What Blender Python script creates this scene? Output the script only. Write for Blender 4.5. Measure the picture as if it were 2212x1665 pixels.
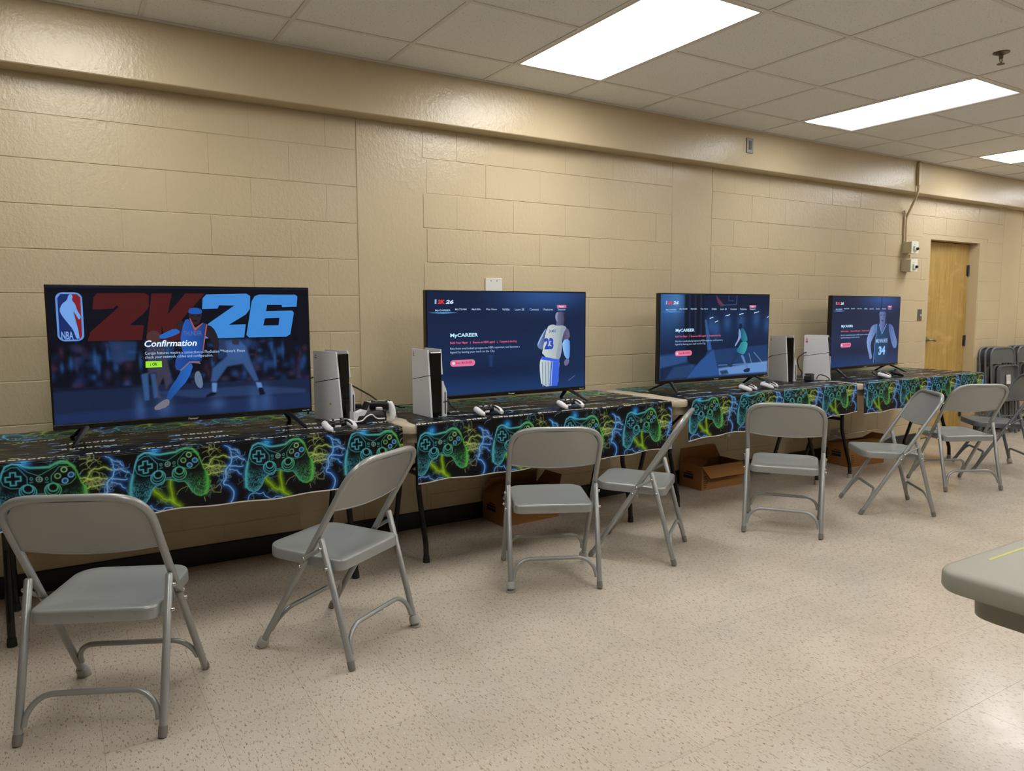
import bpy, math, random
import numpy as np
from mathutils import Vector, Matrix, Euler
from mathutils.geometry import tessellate_polygon

for _o in list(bpy.data.objects):
    bpy.data.objects.remove(_o, do_unlink=True)
SC = bpy.context.scene
COL = SC.collection
R = math.radians
PI = math.pi

# ------------------------------------------------------------------ camera, world, exposure
cam_data = bpy.data.cameras.new('camera')
cam_data.sensor_fit = 'HORIZONTAL'
cam_data.sensor_width = 36.0
cam_data.lens = 36.0 * 1598.67 / 2212.0
cam_data.clip_start = 0.05
cam_data.clip_end = 100
camera = bpy.data.objects.new('camera', cam_data)
COL.objects.link(camera)
_yaw, _pitch, _roll = 0.5537043, -0.1013459, -0.0027122
_f = Vector((math.sin(_yaw) * math.cos(_pitch), math.cos(_yaw) * math.cos(_pitch), math.sin(_pitch)))
_r = Vector((math.cos(_yaw), -math.sin(_yaw), 0))
_u = _r.cross(_f)
_r2 = _r * math.cos(_roll) + _u * math.sin(_roll)
_u2 = -_r * math.sin(_roll) + _u * math.cos(_roll)
_m = Matrix((( _r2.x, _u2.x, -_f.x, 0.0), (_r2.y, _u2.y, -_f.y, -4.09808), (_r2.z, _u2.z, -_f.z, 1.33544), (0, 0, 0, 1)))
camera.matrix_world = _m
SC.camera = camera

world = bpy.data.worlds.new('world')
SC.world = world
world.use_nodes = True
world.node_tree.nodes['Background'].inputs[0].default_value = (0.8, 0.78, 0.74, 1)
world.node_tree.nodes['Background'].inputs[1].default_value = 0.0

SC.view_settings.view_transform = 'Standard'
SC.view_settings.look = 'None'
SC.view_settings.exposure = 0.0
SC.view_settings.gamma = 1.0
SC.view_settings.use_curve_mapping = False
SC.cycles.use_denoising = True
SC.cycles.max_bounces = 6
SC.cycles.diffuse_bounces = 4
SC.cycles.glossy_bounces = 3
SC.cycles.caustics_reflective = False
SC.cycles.caustics_refractive = False
SC.cycles.sample_clamp_indirect = 6.0
LAMP = 14.6          # radiance of a fully lit troffer lens

# ------------------------------------------------------------------ helpers
def lin(c):
    if isinstance(c, str):
        c = [int(c[i:i + 2], 16) / 255 for i in (0, 2, 4)]
    return tuple(x / 12.92 if x <= 0.04045 else ((x + 0.055) / 1.055) ** 2.4 for x in c)

MATS = {}
def mat(name, color='808080', rough=0.5, metal=0.0, spec=0.5, coat=0.0):
    m = bpy.data.materials.new(name)
    m.use_nodes = True
    b = m.node_tree.nodes['Principled BSDF']
    b.inputs['Base Color'].default_value = (*lin(color), 1)
    b.inputs['Roughness'].default_value = rough
    b.inputs['Metallic'].default_value = metal
    b.inputs['Specular IOR Level'].default_value = spec
    if coat:
        b.inputs['Coat Weight'].default_value = coat
        b.inputs['Coat Roughness'].default_value = 0.15
    MATS[name] = m
    return m

class NT:
    """small wrapper for building node trees"""
    def __init__(s, m):
        s.t = m.node_tree
        s.b = s.t.nodes['Principled BSDF']
    def n(s, kind, **kw):
        x = s.t.nodes.new(kind)
        for k, v in kw.items():
            if k.startswith('i_'):
                key = k[2:]
                x.inputs[int(key) if key.isdigit() else key.replace('_', ' ')].default_value = v
            else:
                setattr(x, k, v)
        return x
    def l(s, a, b):
        s.t.links.new(a, b)
    def pos(s, scale=(1, 1, 1), rot=(0, 0, 0)):
        g = s.n('ShaderNodeNewGeometry')
        mp = s.n('ShaderNodeMapping')
        mp.inputs['Scale'].default_value = scale
        mp.inputs['Rotation'].default_value = rot
        s.l(g.outputs['Position'], mp.inputs['Vector'])
        return mp.outputs['Vector']
    def objco(s, scale=(1, 1, 1)):
        g = s.n('ShaderNodeTexCoord')
        mp = s.n('ShaderNodeMapping')
        mp.inputs['Scale'].default_value = scale
        s.l(g.outputs['Object'], mp.inputs['Vector'])
        return mp.outputs['Vector']
    def noise(s, vec, scale, detail=2.0, rough=0.5):
        x = s.n('ShaderNodeTexNoise')
        x.inputs['Scale'].default_value = scale
        x.inputs['Detail'].default_value = detail
        x.inputs['Roughness'].default_value = rough
        s.l(vec, x.inputs['Vector'])
        return x.outputs['Fac']
    def ramp(s, fac, stops):
        r = s.n('ShaderNodeValToRGB')
        e = r.color_ramp.elements
        while len(e) < len(stops):
            e.new(0.5)
        for i, (p, c) in enumerate(stops):
            e[i].position = p
            e[i].color = (*c, 1) if len(c) == 3 else c
        s.l(fac, r.inputs['Fac'])
        return r.outputs['Color']
    def mix(s, fac, a, b, mode='MIX'):
        x = s.n('ShaderNodeMix', data_type='RGBA', blend_type=mode)
        for inp, v in ((x.inputs[0], fac), (x.inputs[6], a), (x.inputs[7], b)):
            if hasattr(v, 'is_linked'):
                s.l(v, inp)
            elif isinstance(v, (int, float)):
                inp.default_value = v
            else:
                inp.default_value = (*v, 1)
        return x.outputs[2]
    def bump(s, h, strength, dist):
        x = s.n('ShaderNodeBump')
        x.inputs['Strength'].default_value = strength
        x.inputs['Distance'].default_value = dist
        s.l(h, x.inputs['Height'])
        return x
G1 = lambda v: (v, v, v)

class MB:
    """collects shapes and builds one mesh object"""
    def __init__(s):
        s.v = []; s.f = []; s.m = []
    def add(s, verts, faces, mi=0, xf=None):
        o = len(s.v)
        if xf is not None:
            verts = [tuple(xf @ Vector(p)) for p in verts]
        s.v += [tuple(p) for p in verts]
        s.f += [tuple(i + o for i in f) for f in faces]
        s.m += [mi] * len(faces)
        return s
    def box(s, c0, c1, mi=0, xf=None, ch=0.0):
        x0, y0, z0 = c0; x1, y1, z1 = c1
        if ch <= 0:
            v = [(x, y, z) for z in (z0, z1) for y in (y0, y1) for x in (x0, x1)]
            f = [(0, 2, 3, 1), (4, 5, 7, 6), (0, 1, 5, 4), (2, 6, 7, 3), (0, 4, 6, 2), (1, 3, 7, 5)]
            return s.add(v, f, mi, xf)
        # chamfered box: three inset quads per corner region
        v = []; idx = {}
        for sx in (0, 1):
            for sy in (0, 1):
                for sz in (0, 1):
                    X, Y, Z = (x0, x1)[sx], (y0, y1)[sy], (z0, z1)[sz]
                    ix, iy, iz = X + (ch, -ch)[sx], Y + (ch, -ch)[sy], Z + (ch, -ch)[sz]
                    for a, p in enumerate(((X, iy, iz), (ix, Y, iz), (ix, iy, Z))):
                        idx[sx, sy, sz, a] = len(v); v.append(p)
        f = []
        g = lambda *k: idx[k]
        f.append((g(0,0,0,0), g(0,0,1,0), g(0,1,1,0), g(0,1,0,0)))
        f.append((g(1,0,0,0), g(1,1,0,0), g(1,1,1,0), g(1,0,1,0)))
        f.append((g(0,0,0,1), g(1,0,0,1), g(1,0,1,1), g(0,0,1,1)))
        f.append((g(0,1,0,1), g(0,1,1,1), g(1,1,1,1), g(1,1,0,1)))
        f.append((g(0,0,0,2), g(0,1,0,2), g(1,1,0,2), g(1,0,0,2)))
        f.append((g(0,0,1,2), g(1,0,1,2), g(1,1,1,2), g(0,1,1,2)))
        for a in (0, 1):
            for b in (0, 1):
                f.append((g(0,a,b,1), g(1,a,b,1), g(1,a,b,2), g(0,a,b,2)))
                f.append((g(a,0,b,0), g(a,1,b,0), g(a,1,b,2), g(a,0,b,2)))
                f.append((g(a,b,0,0), g(a,b,1,0), g(a,b,1,1), g(a,b,0,1)))
                for c in (0, 1):
                    if (a, b, c): pass
        for a in (0, 1):
            for b in (0, 1):
                for c in (0, 1):
                    f.append((g(a,b,c,0), g(a,b,c,1), g(a,b,c,2)))
        return s.add(v, f, mi, xf)
    def tube(s, pts, r, seg=10, mi=0, xf=None, caps=True, flat=None):
        pts = [Vector(p) for p in pts]
        n = len(pts)
        rs = r if isinstance(r, (list, tuple)) else [r] * n
        T = []
        for i in range(n):
            d = (pts[min(i + 1, n - 1)] - pts[max(i - 1, 0)])
            T.append(d.normalized())
        up = Vector((0, 0, 1)) if abs(T[0].z) < 0.9 else Vector((0, 1, 0))
        N = (up - T[0] * up.dot(T[0])).normalized()
        v = []; f = []
        for i in range(n):
            if i:
                N = (N - T[i] * N.dot(T[i]))
                N = N.normalized() if N.length > 1e-6 else T[i].orthogonal().normalized()
            B = T[i].cross(N)
            fx = flat if flat else 1.0
            for k in range(seg):
                a = 2 * PI * k / seg
                v.append(pts[i] + N * (math.cos(a) * rs[i] * fx) + B * (math.sin(a) * rs[i]))
        for i in range(n - 1):
            for k in range(seg):
                k2 = (k + 1) % seg
                f.append((i * seg + k, i * seg + k2, (i + 1) * seg + k2, (i + 1) * seg + k))
        if caps:
            f.append(tuple(range(seg - 1, -1, -1)))
            f.append(tuple((n - 1) * seg + k for k in range(seg)))
        return s.add(v, f, mi, xf)
    def lathe(s, prof, seg=16, mi=0, xf=None):
        v = []; f = []
        for (r, z) in prof:
            for k in range(seg):
                a = 2 * PI * k / seg
                v.append((r * math.cos(a), r * math.sin(a), z))
        for i in range(len(prof) - 1):
            for k in range(seg):
                k2 = (k + 1) % seg
                f.append((i * seg + k, i * seg + k2, (i + 1) * seg + k2, (i + 1) * seg + k))
        f.append(tuple(range(seg - 1, -1, -1)))
        f.append(tuple((len(prof) - 1) * seg + k for k in range(seg)))
        return s.add(v, f, mi, xf)
    def rings(s, rings, mi=0, xf=None, cap0=True, cap1=True):
        n = len(rings[0]); v = [p for r_ in rings for p in r_]; f = []
        for i in range(len(rings) - 1):
            for k in range(n):
                k2 = (k + 1) % n
                f.append((i * n + k, i * n + k2, (i + 1) * n + k2, (i + 1) * n + k))
        if cap0: f.append(tuple(range(n - 1, -1, -1)))
        if cap1: f.append(tuple((len(rings) - 1) * n + k for k in range(n)))
        return s.add(v, f, mi, xf)
    def prism(s, poly, y0, y1, mi=0, xf=None):
        """polygon in the x-z plane extruded along y"""
        n = len(poly)
        v = [(x, y0, z) for x, z in poly] + [(x, y1, z) for x, z in poly]
        f = [(i, (i + 1) % n, n + (i + 1) % n, n + i) for i in range(n)]
        tri = tessellate_polygon([[Vector((x, z, 0)) for x, z in poly]])
        f += [tuple(t) for t in tri] + [tuple(n + i for i in reversed(t)) for t in tri]
        return s.add(v, f, mi, xf)
    def mesh(s, name, smooth=None):
        me = bpy.data.meshes.new(name)
        me.from_pydata(s.v, [], s.f)
        if any(s.m):
            me.polygons.foreach_set('material_index', s.m)
        me.validate()
        me.update()
        fix_normals(me)
        if smooth:
            shade(me, smooth)
        return me
    def build(s, name, m, parent=None, smooth=40, loc=None):
        me = s.mesh(name, smooth)
        for x in (m if isinstance(m, (list, tuple)) else [m]):
            me.materials.append(MATS[x] if isinstance(x, str) else x)
        return link(name, me, parent, loc)

import bmesh
def fix_normals(me):
    bm = bmesh.new(); bm.from_mesh(me)
    bmesh.ops.recalc_face_normals(bm, faces=bm.faces)
    bm.to_mesh(me); bm.free()
def shade(me, ang):
    me.polygons.foreach_set('use_smooth', [True] * len(me.polygons))
    try:
        me.set_sharp_from_angle(angle=R(ang))
    except Exception:
        pass
def link(name, data, parent=None, loc=None, rot=None):
    o = bpy.data.objects.new(name, data)
    COL.objects.link(o)
    if parent is not None:
        o.parent = parent
    if loc is not None:
        o.location = loc
    if rot is not None:
        o.rotation_euler = rot
    return o
def tag(o, label=None, cat=None, group=None, kind=None):
    if label: o['label'] = label
    if cat: o['category'] = cat
    if group: o['group'] = group
    if kind: o['kind'] = kind
    return o
def thing(name, label, cat, loc=(0, 0, 0), rotz=0.0, group=None):
    o = link(name, None, None, loc, (0, 0, rotz))
    o.empty_display_size = 0.05
    return tag(o, label, cat, group)
def copy_tree(o, parent=None):
    c = o.copy()
    COL.objects.link(c)
    if parent is not None:
        c.parent = parent
    for ch in list(o.children):
        copy_tree(ch, c)
    return c
def fillet(pts, rad, n=6):
    pts = [Vector(p) for p in pts]
    out = [pts[0]]
    for i in range(1, len(pts) - 1):
        a, b, c = pts[i - 1], pts[i], pts[i + 1]
        r_ = rad[i - 1] if isinstance(rad, (list, tuple)) else rad
        d1 = (a - b); d2 = (c - b)
        l1, l2 = d1.length, d2.length
        d1.normalize(); d2.normalize()
        ang = d1.angle(d2)
        t = min(r_ / max(math.tan(ang / 2), 1e-4), l1 * 0.49, l2 * 0.49)
        p0, p1 = b + d1 * t, b + d2 * t
        for k in range(n + 1):
            s_ = k / n
            out.append((1 - s_) ** 2 * p0 + 2 * s_ * (1 - s_) * b + s_ ** 2 * p1)
    out.append(pts[-1])
    return out
def rrect(x0, y0, x1, y1, r, n=5):
    rr = r if isinstance(r, (list, tuple)) else (r,) * 4      # corners: (x1,y1),(x0,y1),(x0,y0),(x1,y0)
    out = []
    for (cx, cy, a0), q in zip(((x1, y1, 0), (x0, y1, 90), (x0, y0, 180), (x1, y0, 270)), rr):
        sx = -1 if cx == x1 else 1; sy = -1 if cy == y1 else 1
        for k in range(n + 1):
            a = R(a0 + 90 * k / n)
            out.append((cx + sx * q + q * math.cos(a), cy + sy * q + q * math.sin(a)))
    return out
def smooth_path(pts, n=8):
    """Catmull-Rom through the points"""
    P_ = [Vector(p) for p in pts]
    P_ = [P_[0] * 2 - P_[1]] + P_ + [P_[-1] * 2 - P_[-2]]
    out = []
    for i in range(1, len(P_) - 2):
        a, b, c, d = P_[i - 1:i + 3]
        for k in range(n):
            t = k / n
            out.append(0.5 * ((2 * b) + (c - a) * t + (2 * a - 5 * b + 4 * c - d) * t * t + (3 * b - a - 3 * c + d) * t ** 3))
    out.append(P_[-2])
    return out

_TXT = {}
def text_shape(body, bold=0.0, shear=0.0, space=1.0):
    """vertices and faces of a line of text, scaled to a unit box"""
    key = (body, bold, shear, space)
    if key in _TXT:
        return _TXT[key]
    cu = bpy.data.curves.new('text', 'FONT')
    cu.body = body
    cu.offset = bold
    cu.shear = shear
    cu.space_character = space
    cu.resolution_u = 2
    ob = bpy.data.objects.new('text', cu)
    COL.objects.link(ob)
    bpy.context.view_layer.update()
    dg = bpy.context.evaluated_depsgraph_get()
    me = bpy.data.meshes.new_from_object(ob.evaluated_get(dg))
    V = np.array([v.co[:2] for v in me.vertices])
    F = [tuple(p.vertices) for p in me.polygons]
    bpy.data.objects.remove(ob, do_unlink=True)
    bpy.data.curves.remove(cu)
    bpy.data.meshes.remove(me)
    lo, hi = V.min(0), V.max(0)
    V = (V - lo) / (hi - lo)
    _TXT[key] = (V, F)
    return V, F
# ------------------------------------------------------------------ materials
def wall_paint(name, color):
    m = mat(name, color, 0.33)
    t = NT(m)
    p = t.pos()
    big = t.noise(p, 1.3, 3)
    t.l(t.mix(t.ramp(big, [(0.3, G1(0)), (0.75, G1(1))]), tuple(c * 0.93 for c in lin(color)), tuple(min(1, c * 1.05) for c in lin(color))), t.b.inputs['Base Color'])
    fine = t.noise(p, 95, 3, 0.55)
    drip = t.noise(t.pos((48, 48, 30)), 1.0, 3)
    h = t.n('ShaderNodeMath', operation='MULTIPLY_ADD'); h.inputs[1].default_value = 0.6
    t.l(fine, h.inputs[0]); t.l(drip, h.inputs[2])
    b = t.bump(h.outputs[0], 0.75, 0.0026)
    t.l(b.outputs[0], t.b.inputs['Normal'])
    t.b.inputs['Roughness'].default_value = 0.25
    return m
wall_paint('wall_paint', 'c4b494')
mat('base_black', '0d0d0e', 0.45)

m = mat('ceiling_tile', 'e6e6e4', 0.95, spec=0.1)
t = NT(m)
sp = t.noise(t.pos(), 260, 2)
pit = t.ramp(t.noise(t.pos(), 120, 1), [(0.0, G1(0)), (0.30, G1(0)), (0.34, G1(1)), (1, G1(1))])
t.l(t.mix(pit, lin('bdb9b1'), lin('e6e6e4')), t.b.inputs['Base Color'])
t.l(t.bump(sp, 0.35, 0.002).outputs[0], t.b.inputs['Normal'])
mat('tee_bar', 'd6d3ce', 0.6)
mat('troffer_frame', 'cfcac0', 0.5)

m = mat('floor_tile', 'b8a893', 0.30)
t = NT(m)
base = t.noise(t.pos(), 2.2, 3)
c0 = t.mix(t.ramp(base, [(0.3, G1(0)), (0.7, G1(1))]), lin('bbb0a1'), lin('c8bdae'))
oi = t.n('ShaderNodeObjectInfo')
vr = t.n('ShaderNodeMapRange'); vr.inputs[3].default_value = 0.965; vr.inputs[4].default_value = 1.03
t.l(oi.outputs['Random'], vr.inputs[0])
c0 = t.mix(1.0, c0, vr.outputs[0], 'MULTIPLY')
def chips(scale_vec, sc, lo, hi, rot=0.35):
    v = t.pos(scale_vec, (0, 0, rot))
    return t.ramp(t.noise(v, sc, 2, 0.55), [(0, G1(0)), (lo, G1(0)), (hi, G1(1)), (1, G1(1))])
c1 = t.mix(chips((3.2, 1, 1), 44, 0.60, 0.645), c0, lin('a08d79'))
c2 = t.mix(chips((3.6, 1, 1), 58, 0.655, 0.685, 0.15), c1, lin('74604f'))
c3 = t.mix(chips((2.4, 1, 1), 62, 0.655, 0.70, 0.6), c2, lin('d8ccb9'))
t.l(c3, t.b.inputs['Base Color'])
rr_ = t.ramp(t.noise(t.pos(), 6, 4), [(0.3, G1(0.17)), (0.7, G1(0.27))])
t.l(rr_, t.b.inputs['Roughness'])
t.l(t.bump(t.noise(t.pos(), 14, 3), 0.12, 0.004).outputs[0], t.b.inputs['Normal'])
mat('floor_joint', '6f6252', 0.8)

m = mat('door_wood', 'b8914f', 0.38)
t = NT(m)
w = t.noise(t.pos((9, 9, 0.9)), 3.0, 5, 0.6)
fig = t.noise(t.pos((2.2, 2.2, 5.0)), 2.0, 2)
c0 = t.mix(t.ramp(w, [(0.3, G1(0)), (0.72, G1(1))]), lin('a0803f'), lin('ba9c5c'))
c0 = t.mix(t.ramp(fig, [(0.55, G1(0)), (0.75, G1(0.5))]), c0, lin('d0ad70'))
t.l(c0, t.b.inputs['Base Color'])
mat('steel', '8f8d88', 0.3, 0.9)
mat('dark_steel', '5d5a55', 0.4, 0.8)
mat('box_putty', 'b9b196', 0.5)
mat('box_white', 'd9dccb', 0.45)
mat('plate_white', 'd9d7d0', 0.45)
mat('conduit_paint', 'c2af8c', 0.4)

m = mat('chair_paint', '989a98', 0.33, 0.35)
t = NT(m)
sc_ = t.ramp(t.noise(t.objco((1, 1, 1)), 22, 4, 0.7), [(0.0, G1(0)), (0.68, G1(0)), (0.74, G1(1)), (1, G1(1))])
t.l(t.mix(sc_, lin('989a98'), lin('858683')), t.b.inputs['Base Color'])
mat('chair_dark_paint', '66696d', 0.4, 0.3)
mat('rivet', 'b8b6b0', 0.25, 0.9)
mat('rubber_grey', '77736c', 0.6)
mat('rubber_black', '161616', 0.6)
mat('cap_grey', '9d9b95', 0.5)
mat('table_plastic', 'b7ad98', 0.5)
mat('leg_black', '0b0b0c', 0.22)
m = mat('table_plastic_worn', '929083', 0.45)
t = NT(m)
t.l(t.bump(t.noise(t.pos(), 160, 2), 0.12, 0.001).outputs[0], t.b.inputs['Normal'])
mat('marker_yellow', 'b8b25c', 0.5)
mat('card', '94693c', 0.85, spec=0.15)
mat('print_dark', '2a1c18', 0.8)
mat('print_light', 'a9a29a', 0.8)
mat('tv_black', '0a0a0b', 0.28)
mat('tv_grey', '3a3b3e', 0.35)
mat('console_white', 'cfd1d6', 0.38)
mat('console_black', '050506', 0.12)
mat('pad_white', 'dcdde0', 0.4)
mat('pad_black', '141416', 0.4)
mat('pad_grey', '4b4d52', 0.4)
mat('cable_black', '0c0c0c', 0.5)
mat('cable_white', 'd5d5d5', 0.5)
mat('sticker', 'd8d6d0', 0.6)
mat('mark_grey', '55565a', 0.5)
mat('mark_pink', 'c62a5a', 0.5)
mat('mark_yellow', 'd8d23a', 0.5)
mat('brass', '6f6353', 0.4, 0.7)
m = mat('clear_film', 'c8ccd0', 0.2)
m.node_tree.nodes['Principled BSDF'].inputs['Alpha'].default_value = 0.35

def attr_mat(name, emit=False, rough=0.35):
    m = mat(name, '000000', rough)
    t = NT(m)
    a = t.n('ShaderNodeAttribute', attribute_name='Col')
    if emit:
        t.l(a.outputs['Color'], t.b.inputs['Emission Color'])
        t.b.inputs['Emission Strength'].default_value = 1.0
        t.b.inputs['Base Color'].default_value = (0.004, 0.004, 0.005, 1)
    else:
        t.l(a.outputs['Color'], t.b.inputs['Base Color'])
    return m
attr_mat('screen_picture', True, 0.25).node_tree.nodes['Principled BSDF'].inputs['Specular IOR Level'].default_value = 0.2
m = attr_mat('cloth_print', False, 0.33)
t = NT(m)
w1 = t.noise(t.pos((3, 9, 9)), 9, 3)
t.l(t.bump(w1, 0.22, 0.006).outputs[0], t.b.inputs['Normal'])
m.node_tree.nodes['Principled BSDF'].inputs['Specular IOR Level'].default_value = 0.24

# ------------------------------------------------------------------ setting: back wall of painted blocks
X0W, X1W = -5.0, 12.0
ZC = 2.688                       # underside of the ceiling grid
DX0, DX1, DZ = 7.33, 8.31, 2.062  # door opening
BH, BL = 0.2032, 0.4064
ZTOP = 2.409                     # underside of the beam

mb = MB()
mb.box((X0W, 0.0030, 0), (DX0, 0.2, 2.9))
mb.box((DX1, 0.0030, 0), (X1W, 0.2, 2.9))
mb.box((DX0, 0.0030, DZ), (DX1, 0.2, 2.9))
wall_back = tag(mb.build('wall_back', 'wall_paint', smooth=None), kind='structure')

PIL = [(1.498, 1.917), (3.918, 4.336), (8.76, 9.17)]
_blk = {}
def block_mesh(w, h):
    key = (round(w, 3), round(h, 3))
    if key not in _blk:
        b = MB()
        g, gz, c = 0.0004, 0.0014, 0.0026
        w_, h_ = key
        prof = [(0.08, gz), (c, gz), (0.0, gz + c), (0.0, h_ - gz - c), (c, h_ - gz), (0.08, h_ - gz)]
        b.v = [(g, y, z) for y, z in prof] + [(w_ - g, y, z) for y, z in prof]
        b.f = [(i, (i + 1) % 6, 6 + (i + 1) % 6, 6 + i) for i in range(6)] + [(5, 4, 3, 2, 1, 0), (6, 7, 8, 9, 10, 11)]
        b.m = [0] * 8
        me = b.mesh('block')
        me.materials.append(MATS['wall_paint'])
        _blk[key] = me
    return _blk[key]
rnd = random.Random(4)
def put_block(x0, x1, z0, z1, name='block'):
    if x1 - x0 < 0.03 or z1 - z0 < 0.03:
        return
    o = link(name, block_mesh(x1 - x0, z1 - z0), wall_back, (x0, rnd.gauss(0, 0.0006), z0))
zrow = 2.2323
rows = [(zrow, ZTOP + 0.02)]
k = 0
while True:
    z1 = zrow - BH * k; z0 = max(0.0, z1 - BH)
    rows.append((z0, z1))
    k += 1
    if z0 <= 0: break
XA, XB = -0.72, 9.6
cuts = [(-9, XA)] + PIL + [(XB, 99)]
for ri, (z0, z1) in enumerate(rows):
    off = 0.11 + (BL / 2 if ri % 2 else 0)
    for ci in range(-1, len(PIL) + 0):
        pass
    segs = [(cuts[i][1], cuts[i + 1][0]) for i in range(len(cuts) - 1)]
    for sa, sb in segs:
        x = off - BL * 8
        while x < sb:
            a, b_ = max(x, sa), min(x + BL, sb)
            x += BL
            if b_ - a < 0.03: continue
            if z0 < DZ and b_ > DX0 and a < DX1:
                if z1 > DZ + 0.03:
                    put_block(a, b_, max(z0, DZ), z1)
                    continue
                if a < DX0: put_block(a, DX0, z0, z1)
                if b_ > DX1: put_block(DX1, b_, z0, z1)
            else:
                put_block(a, b_, z0, z1)
mb = MB(); mb.box((-5.0, 0.001, 0), (XA - 0.003, 0.05, ZTOP + 0.02)); mb.box((XB + 0.003, 0.001, 0), (12.0, 0.05, ZTOP + 0.02))
mb.build('block_field', 'wall_paint', wall_back, None)
for a, b_ in PIL:
    g = MB(); g.box((a + 0.006, -0.002, 0), (b_ - 0.006, 0.08, ZTOP + 0.02), ch=0.004)
    g.build('pilaster', 'wall_paint', wall_back, None)

g = MB(); g.box((X0W, -0.13, ZTOP), (6.842, 0.0, 2.9), ch=0.004); g.box((6.845, -0.124, ZTOP - 0.002), (X1W, 0.0, 2.9), ch=0.004)
tag(g.build('trim_1', 'wall_paint', smooth=None), kind='structure')
g = MB(); g.box((X0W, -0.012, 0), (DX0 - 0.06, 0.0, 0.105), ch=0.004); g.box((DX1 + 0.06, -0.012, 0), (X1W, 0.0, 0.105), ch=0.004)
tag(g.build('baseboard_back', 'base_black', smooth=None), kind='structure')

# the other walls close the room
YF = -9.0
g = MB(); g.box((X0W - 0.15, YF, 0), (X0W, 0.2, 2.9)); tag(g.build('wall_left', 'wall_paint', smooth=None), kind='structure')
g = MB(); g.box((X1W, YF, 0), (X1W + 0.15, 0.2, 2.9)); tag(g.build('wall_right', 'wall_paint', smooth=None), kind='structure')
g = MB(); g.box((X0W - 0.15, YF - 0.15, 0), (X1W + 0.15, YF, 2.9)); tag(g.build('wall_front', 'wall_paint', smooth=None), kind='structure')

# ------------------------------------------------------------------ floor of square vinyl tiles
TP, TX, TY = 0.3127, 0.062, -1.955
g = MB(); g.box((X0W - 0.1, YF - 0.1, -0.12), (X1W + 0.1, 0.2, -0.0015))
floor = tag(g.build('floor', 'floor_joint', smooth=None), kind='structure')
tile = MB(); tile.box((0.0004, 0.0004, -0.004), (TP - 0.0004, TP - 0.0004, 0.0)); tile_me = tile.mesh('tile'); tile_me.materials.append(MATS['floor_tile'])
cells = []
for i in range(-18, 40):
    for j in range(-26, 8):
        x, y = TX + i * TP, TY + j * TP
        if x + TP < X0W or x > X1W or y + TP < YF or y > 0.0: continue
        c = Vector((x + TP / 2, y + TP / 2, 0)) - camera.location
        d = c.dot(_f)
        if d > 0.3:
            px = 0.5 + c.dot(_r2) / d * 1598.67 / 2212; py = 0.5 - c.dot(_u2) / d * 1598.67 / 1665
            vis = -0.06 < px < 1.06 and -0.1 < py < 1.1
        else:
            vis = False
        cells.append((0 if vis else 1, d if d > 0 else 99, x, y))
cells.sort()
rest = MB()
for n_, (a, d, x, y) in enumerate(cells):
    if n_ < 295:
        link('tile', tile_me, floor, (x, y, 0))
    else:
        x1, y1 = min(x + TP, X1W), min(y + TP, 0.0)
        rest.box((x + 0.0004, y + 0.0004, -0.004), (x1 - 0.0004, y1 - 0.0004, 0.0))
me = rest.mesh('tile_field'); me.materials.append(MATS['floor_tile'])
tag(link('tile_field', me, floor), kind='stuff')

# ------------------------------------------------------------------ suspended ceiling
GX, GT = 0.42234, 0.6096
GY = -0.1297 - 0.3578            # first cross line from the beam
g = MB(); g.box((X0W, YF, 2.72), (X1W, 0.0, 2.9))
ceiling = tag(g.build('ceiling', 'ceiling_tile', smooth=None), kind='structure')
def ctile(w, h):
    b = MB(); b.box((0.004, 0.004, 0), (w - 0.004, h - 0.004, 0.015), ch=0.003)
    me = b.mesh('ceiling_tile'); me.materials.append(MATS['ceiling_tile']); return me
full, part = ctile(GT, GT), ctile(GT, 0.3578)
LIGHTS = []
for row in (0, 4):
    for kx in (-1, 3, 7, 11, 15):
        LIGHTS.append((kx, row))
lit = {(kx, row + q) for kx, row in LIGHTS for q in (0, 1)}
nt = 0
far = MB()
for kx in range(-8, 19):
    x = GX + GT * kx
    if x + GT < X0W or x > X1W: continue
    link('ceiling_tile', part, ceiling, (x, GY, ZC + 0.004))
    for row in range(0, 14):
        y = GY - GT * (row + 1)
        if y < YF or (kx, row) in lit: continue
        if row < 8 and -3 <= kx <= 16:
            link('ceiling_tile', full, ceiling, (x, y, ZC + 0.004)); nt += 1
        else:
            far.box((x + 0.004, y + 0.004, ZC + 0.004), (x + GT - 0.004, y + GT - 0.004, ZC + 0.019))
me = far.mesh('ceiling_tile_field'); me.materials.append(MATS['ceiling_tile'])
tag(link('ceiling_tile_field', me, ceiling), kind='stuff')
tw = 0.0115
b = MB(); b.box((-tw, YF, 0), (tw, -0.13, 0.004), ch=0.001); tee_y = b.mesh('tee_bar'); tee_y.materials.append(MATS['tee_bar'])
b = MB(); b.box((X0W, -tw, 0), (X1W, tw, 0.0042), ch=0.001); tee_x = b.mesh('tee_bar'); tee_x.materials.append(MATS['tee_bar'])
b = MB(); b.box((0, -tw, 0), (GT, tw, 0.0042), ch=0.001); tee_1 = b.mesh('tee_bar'); tee_1.materials.append(MATS['tee_bar'])
for kx in range(-8, 20):
    x = GX + GT * kx
    if X0W < x < X1W: link('tee_bar', tee_y, ceiling, (x, 0, ZC))
for row in range(0, 14):
    y = GY - GT * row
    if y <= YF: continue
    if row not in (1, 5):
        link('tee_bar', tee_x, ceiling, (0, y, ZC - 0.0002))
    else:                                   # broken where a troffer spans two cells
        for kx in range(-8, 19):
            if (kx, row) not in lit:
                link('tee_bar', tee_1, ceiling, (GX + GT * kx, y, ZC - 0.0002))
g = MB(); g.box((X0W, -0.155, ZC - 0.001), (X1W, -0.13, ZC + 0.003)); g.build('wall_angle', 'tee_bar', ceiling, None)

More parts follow.
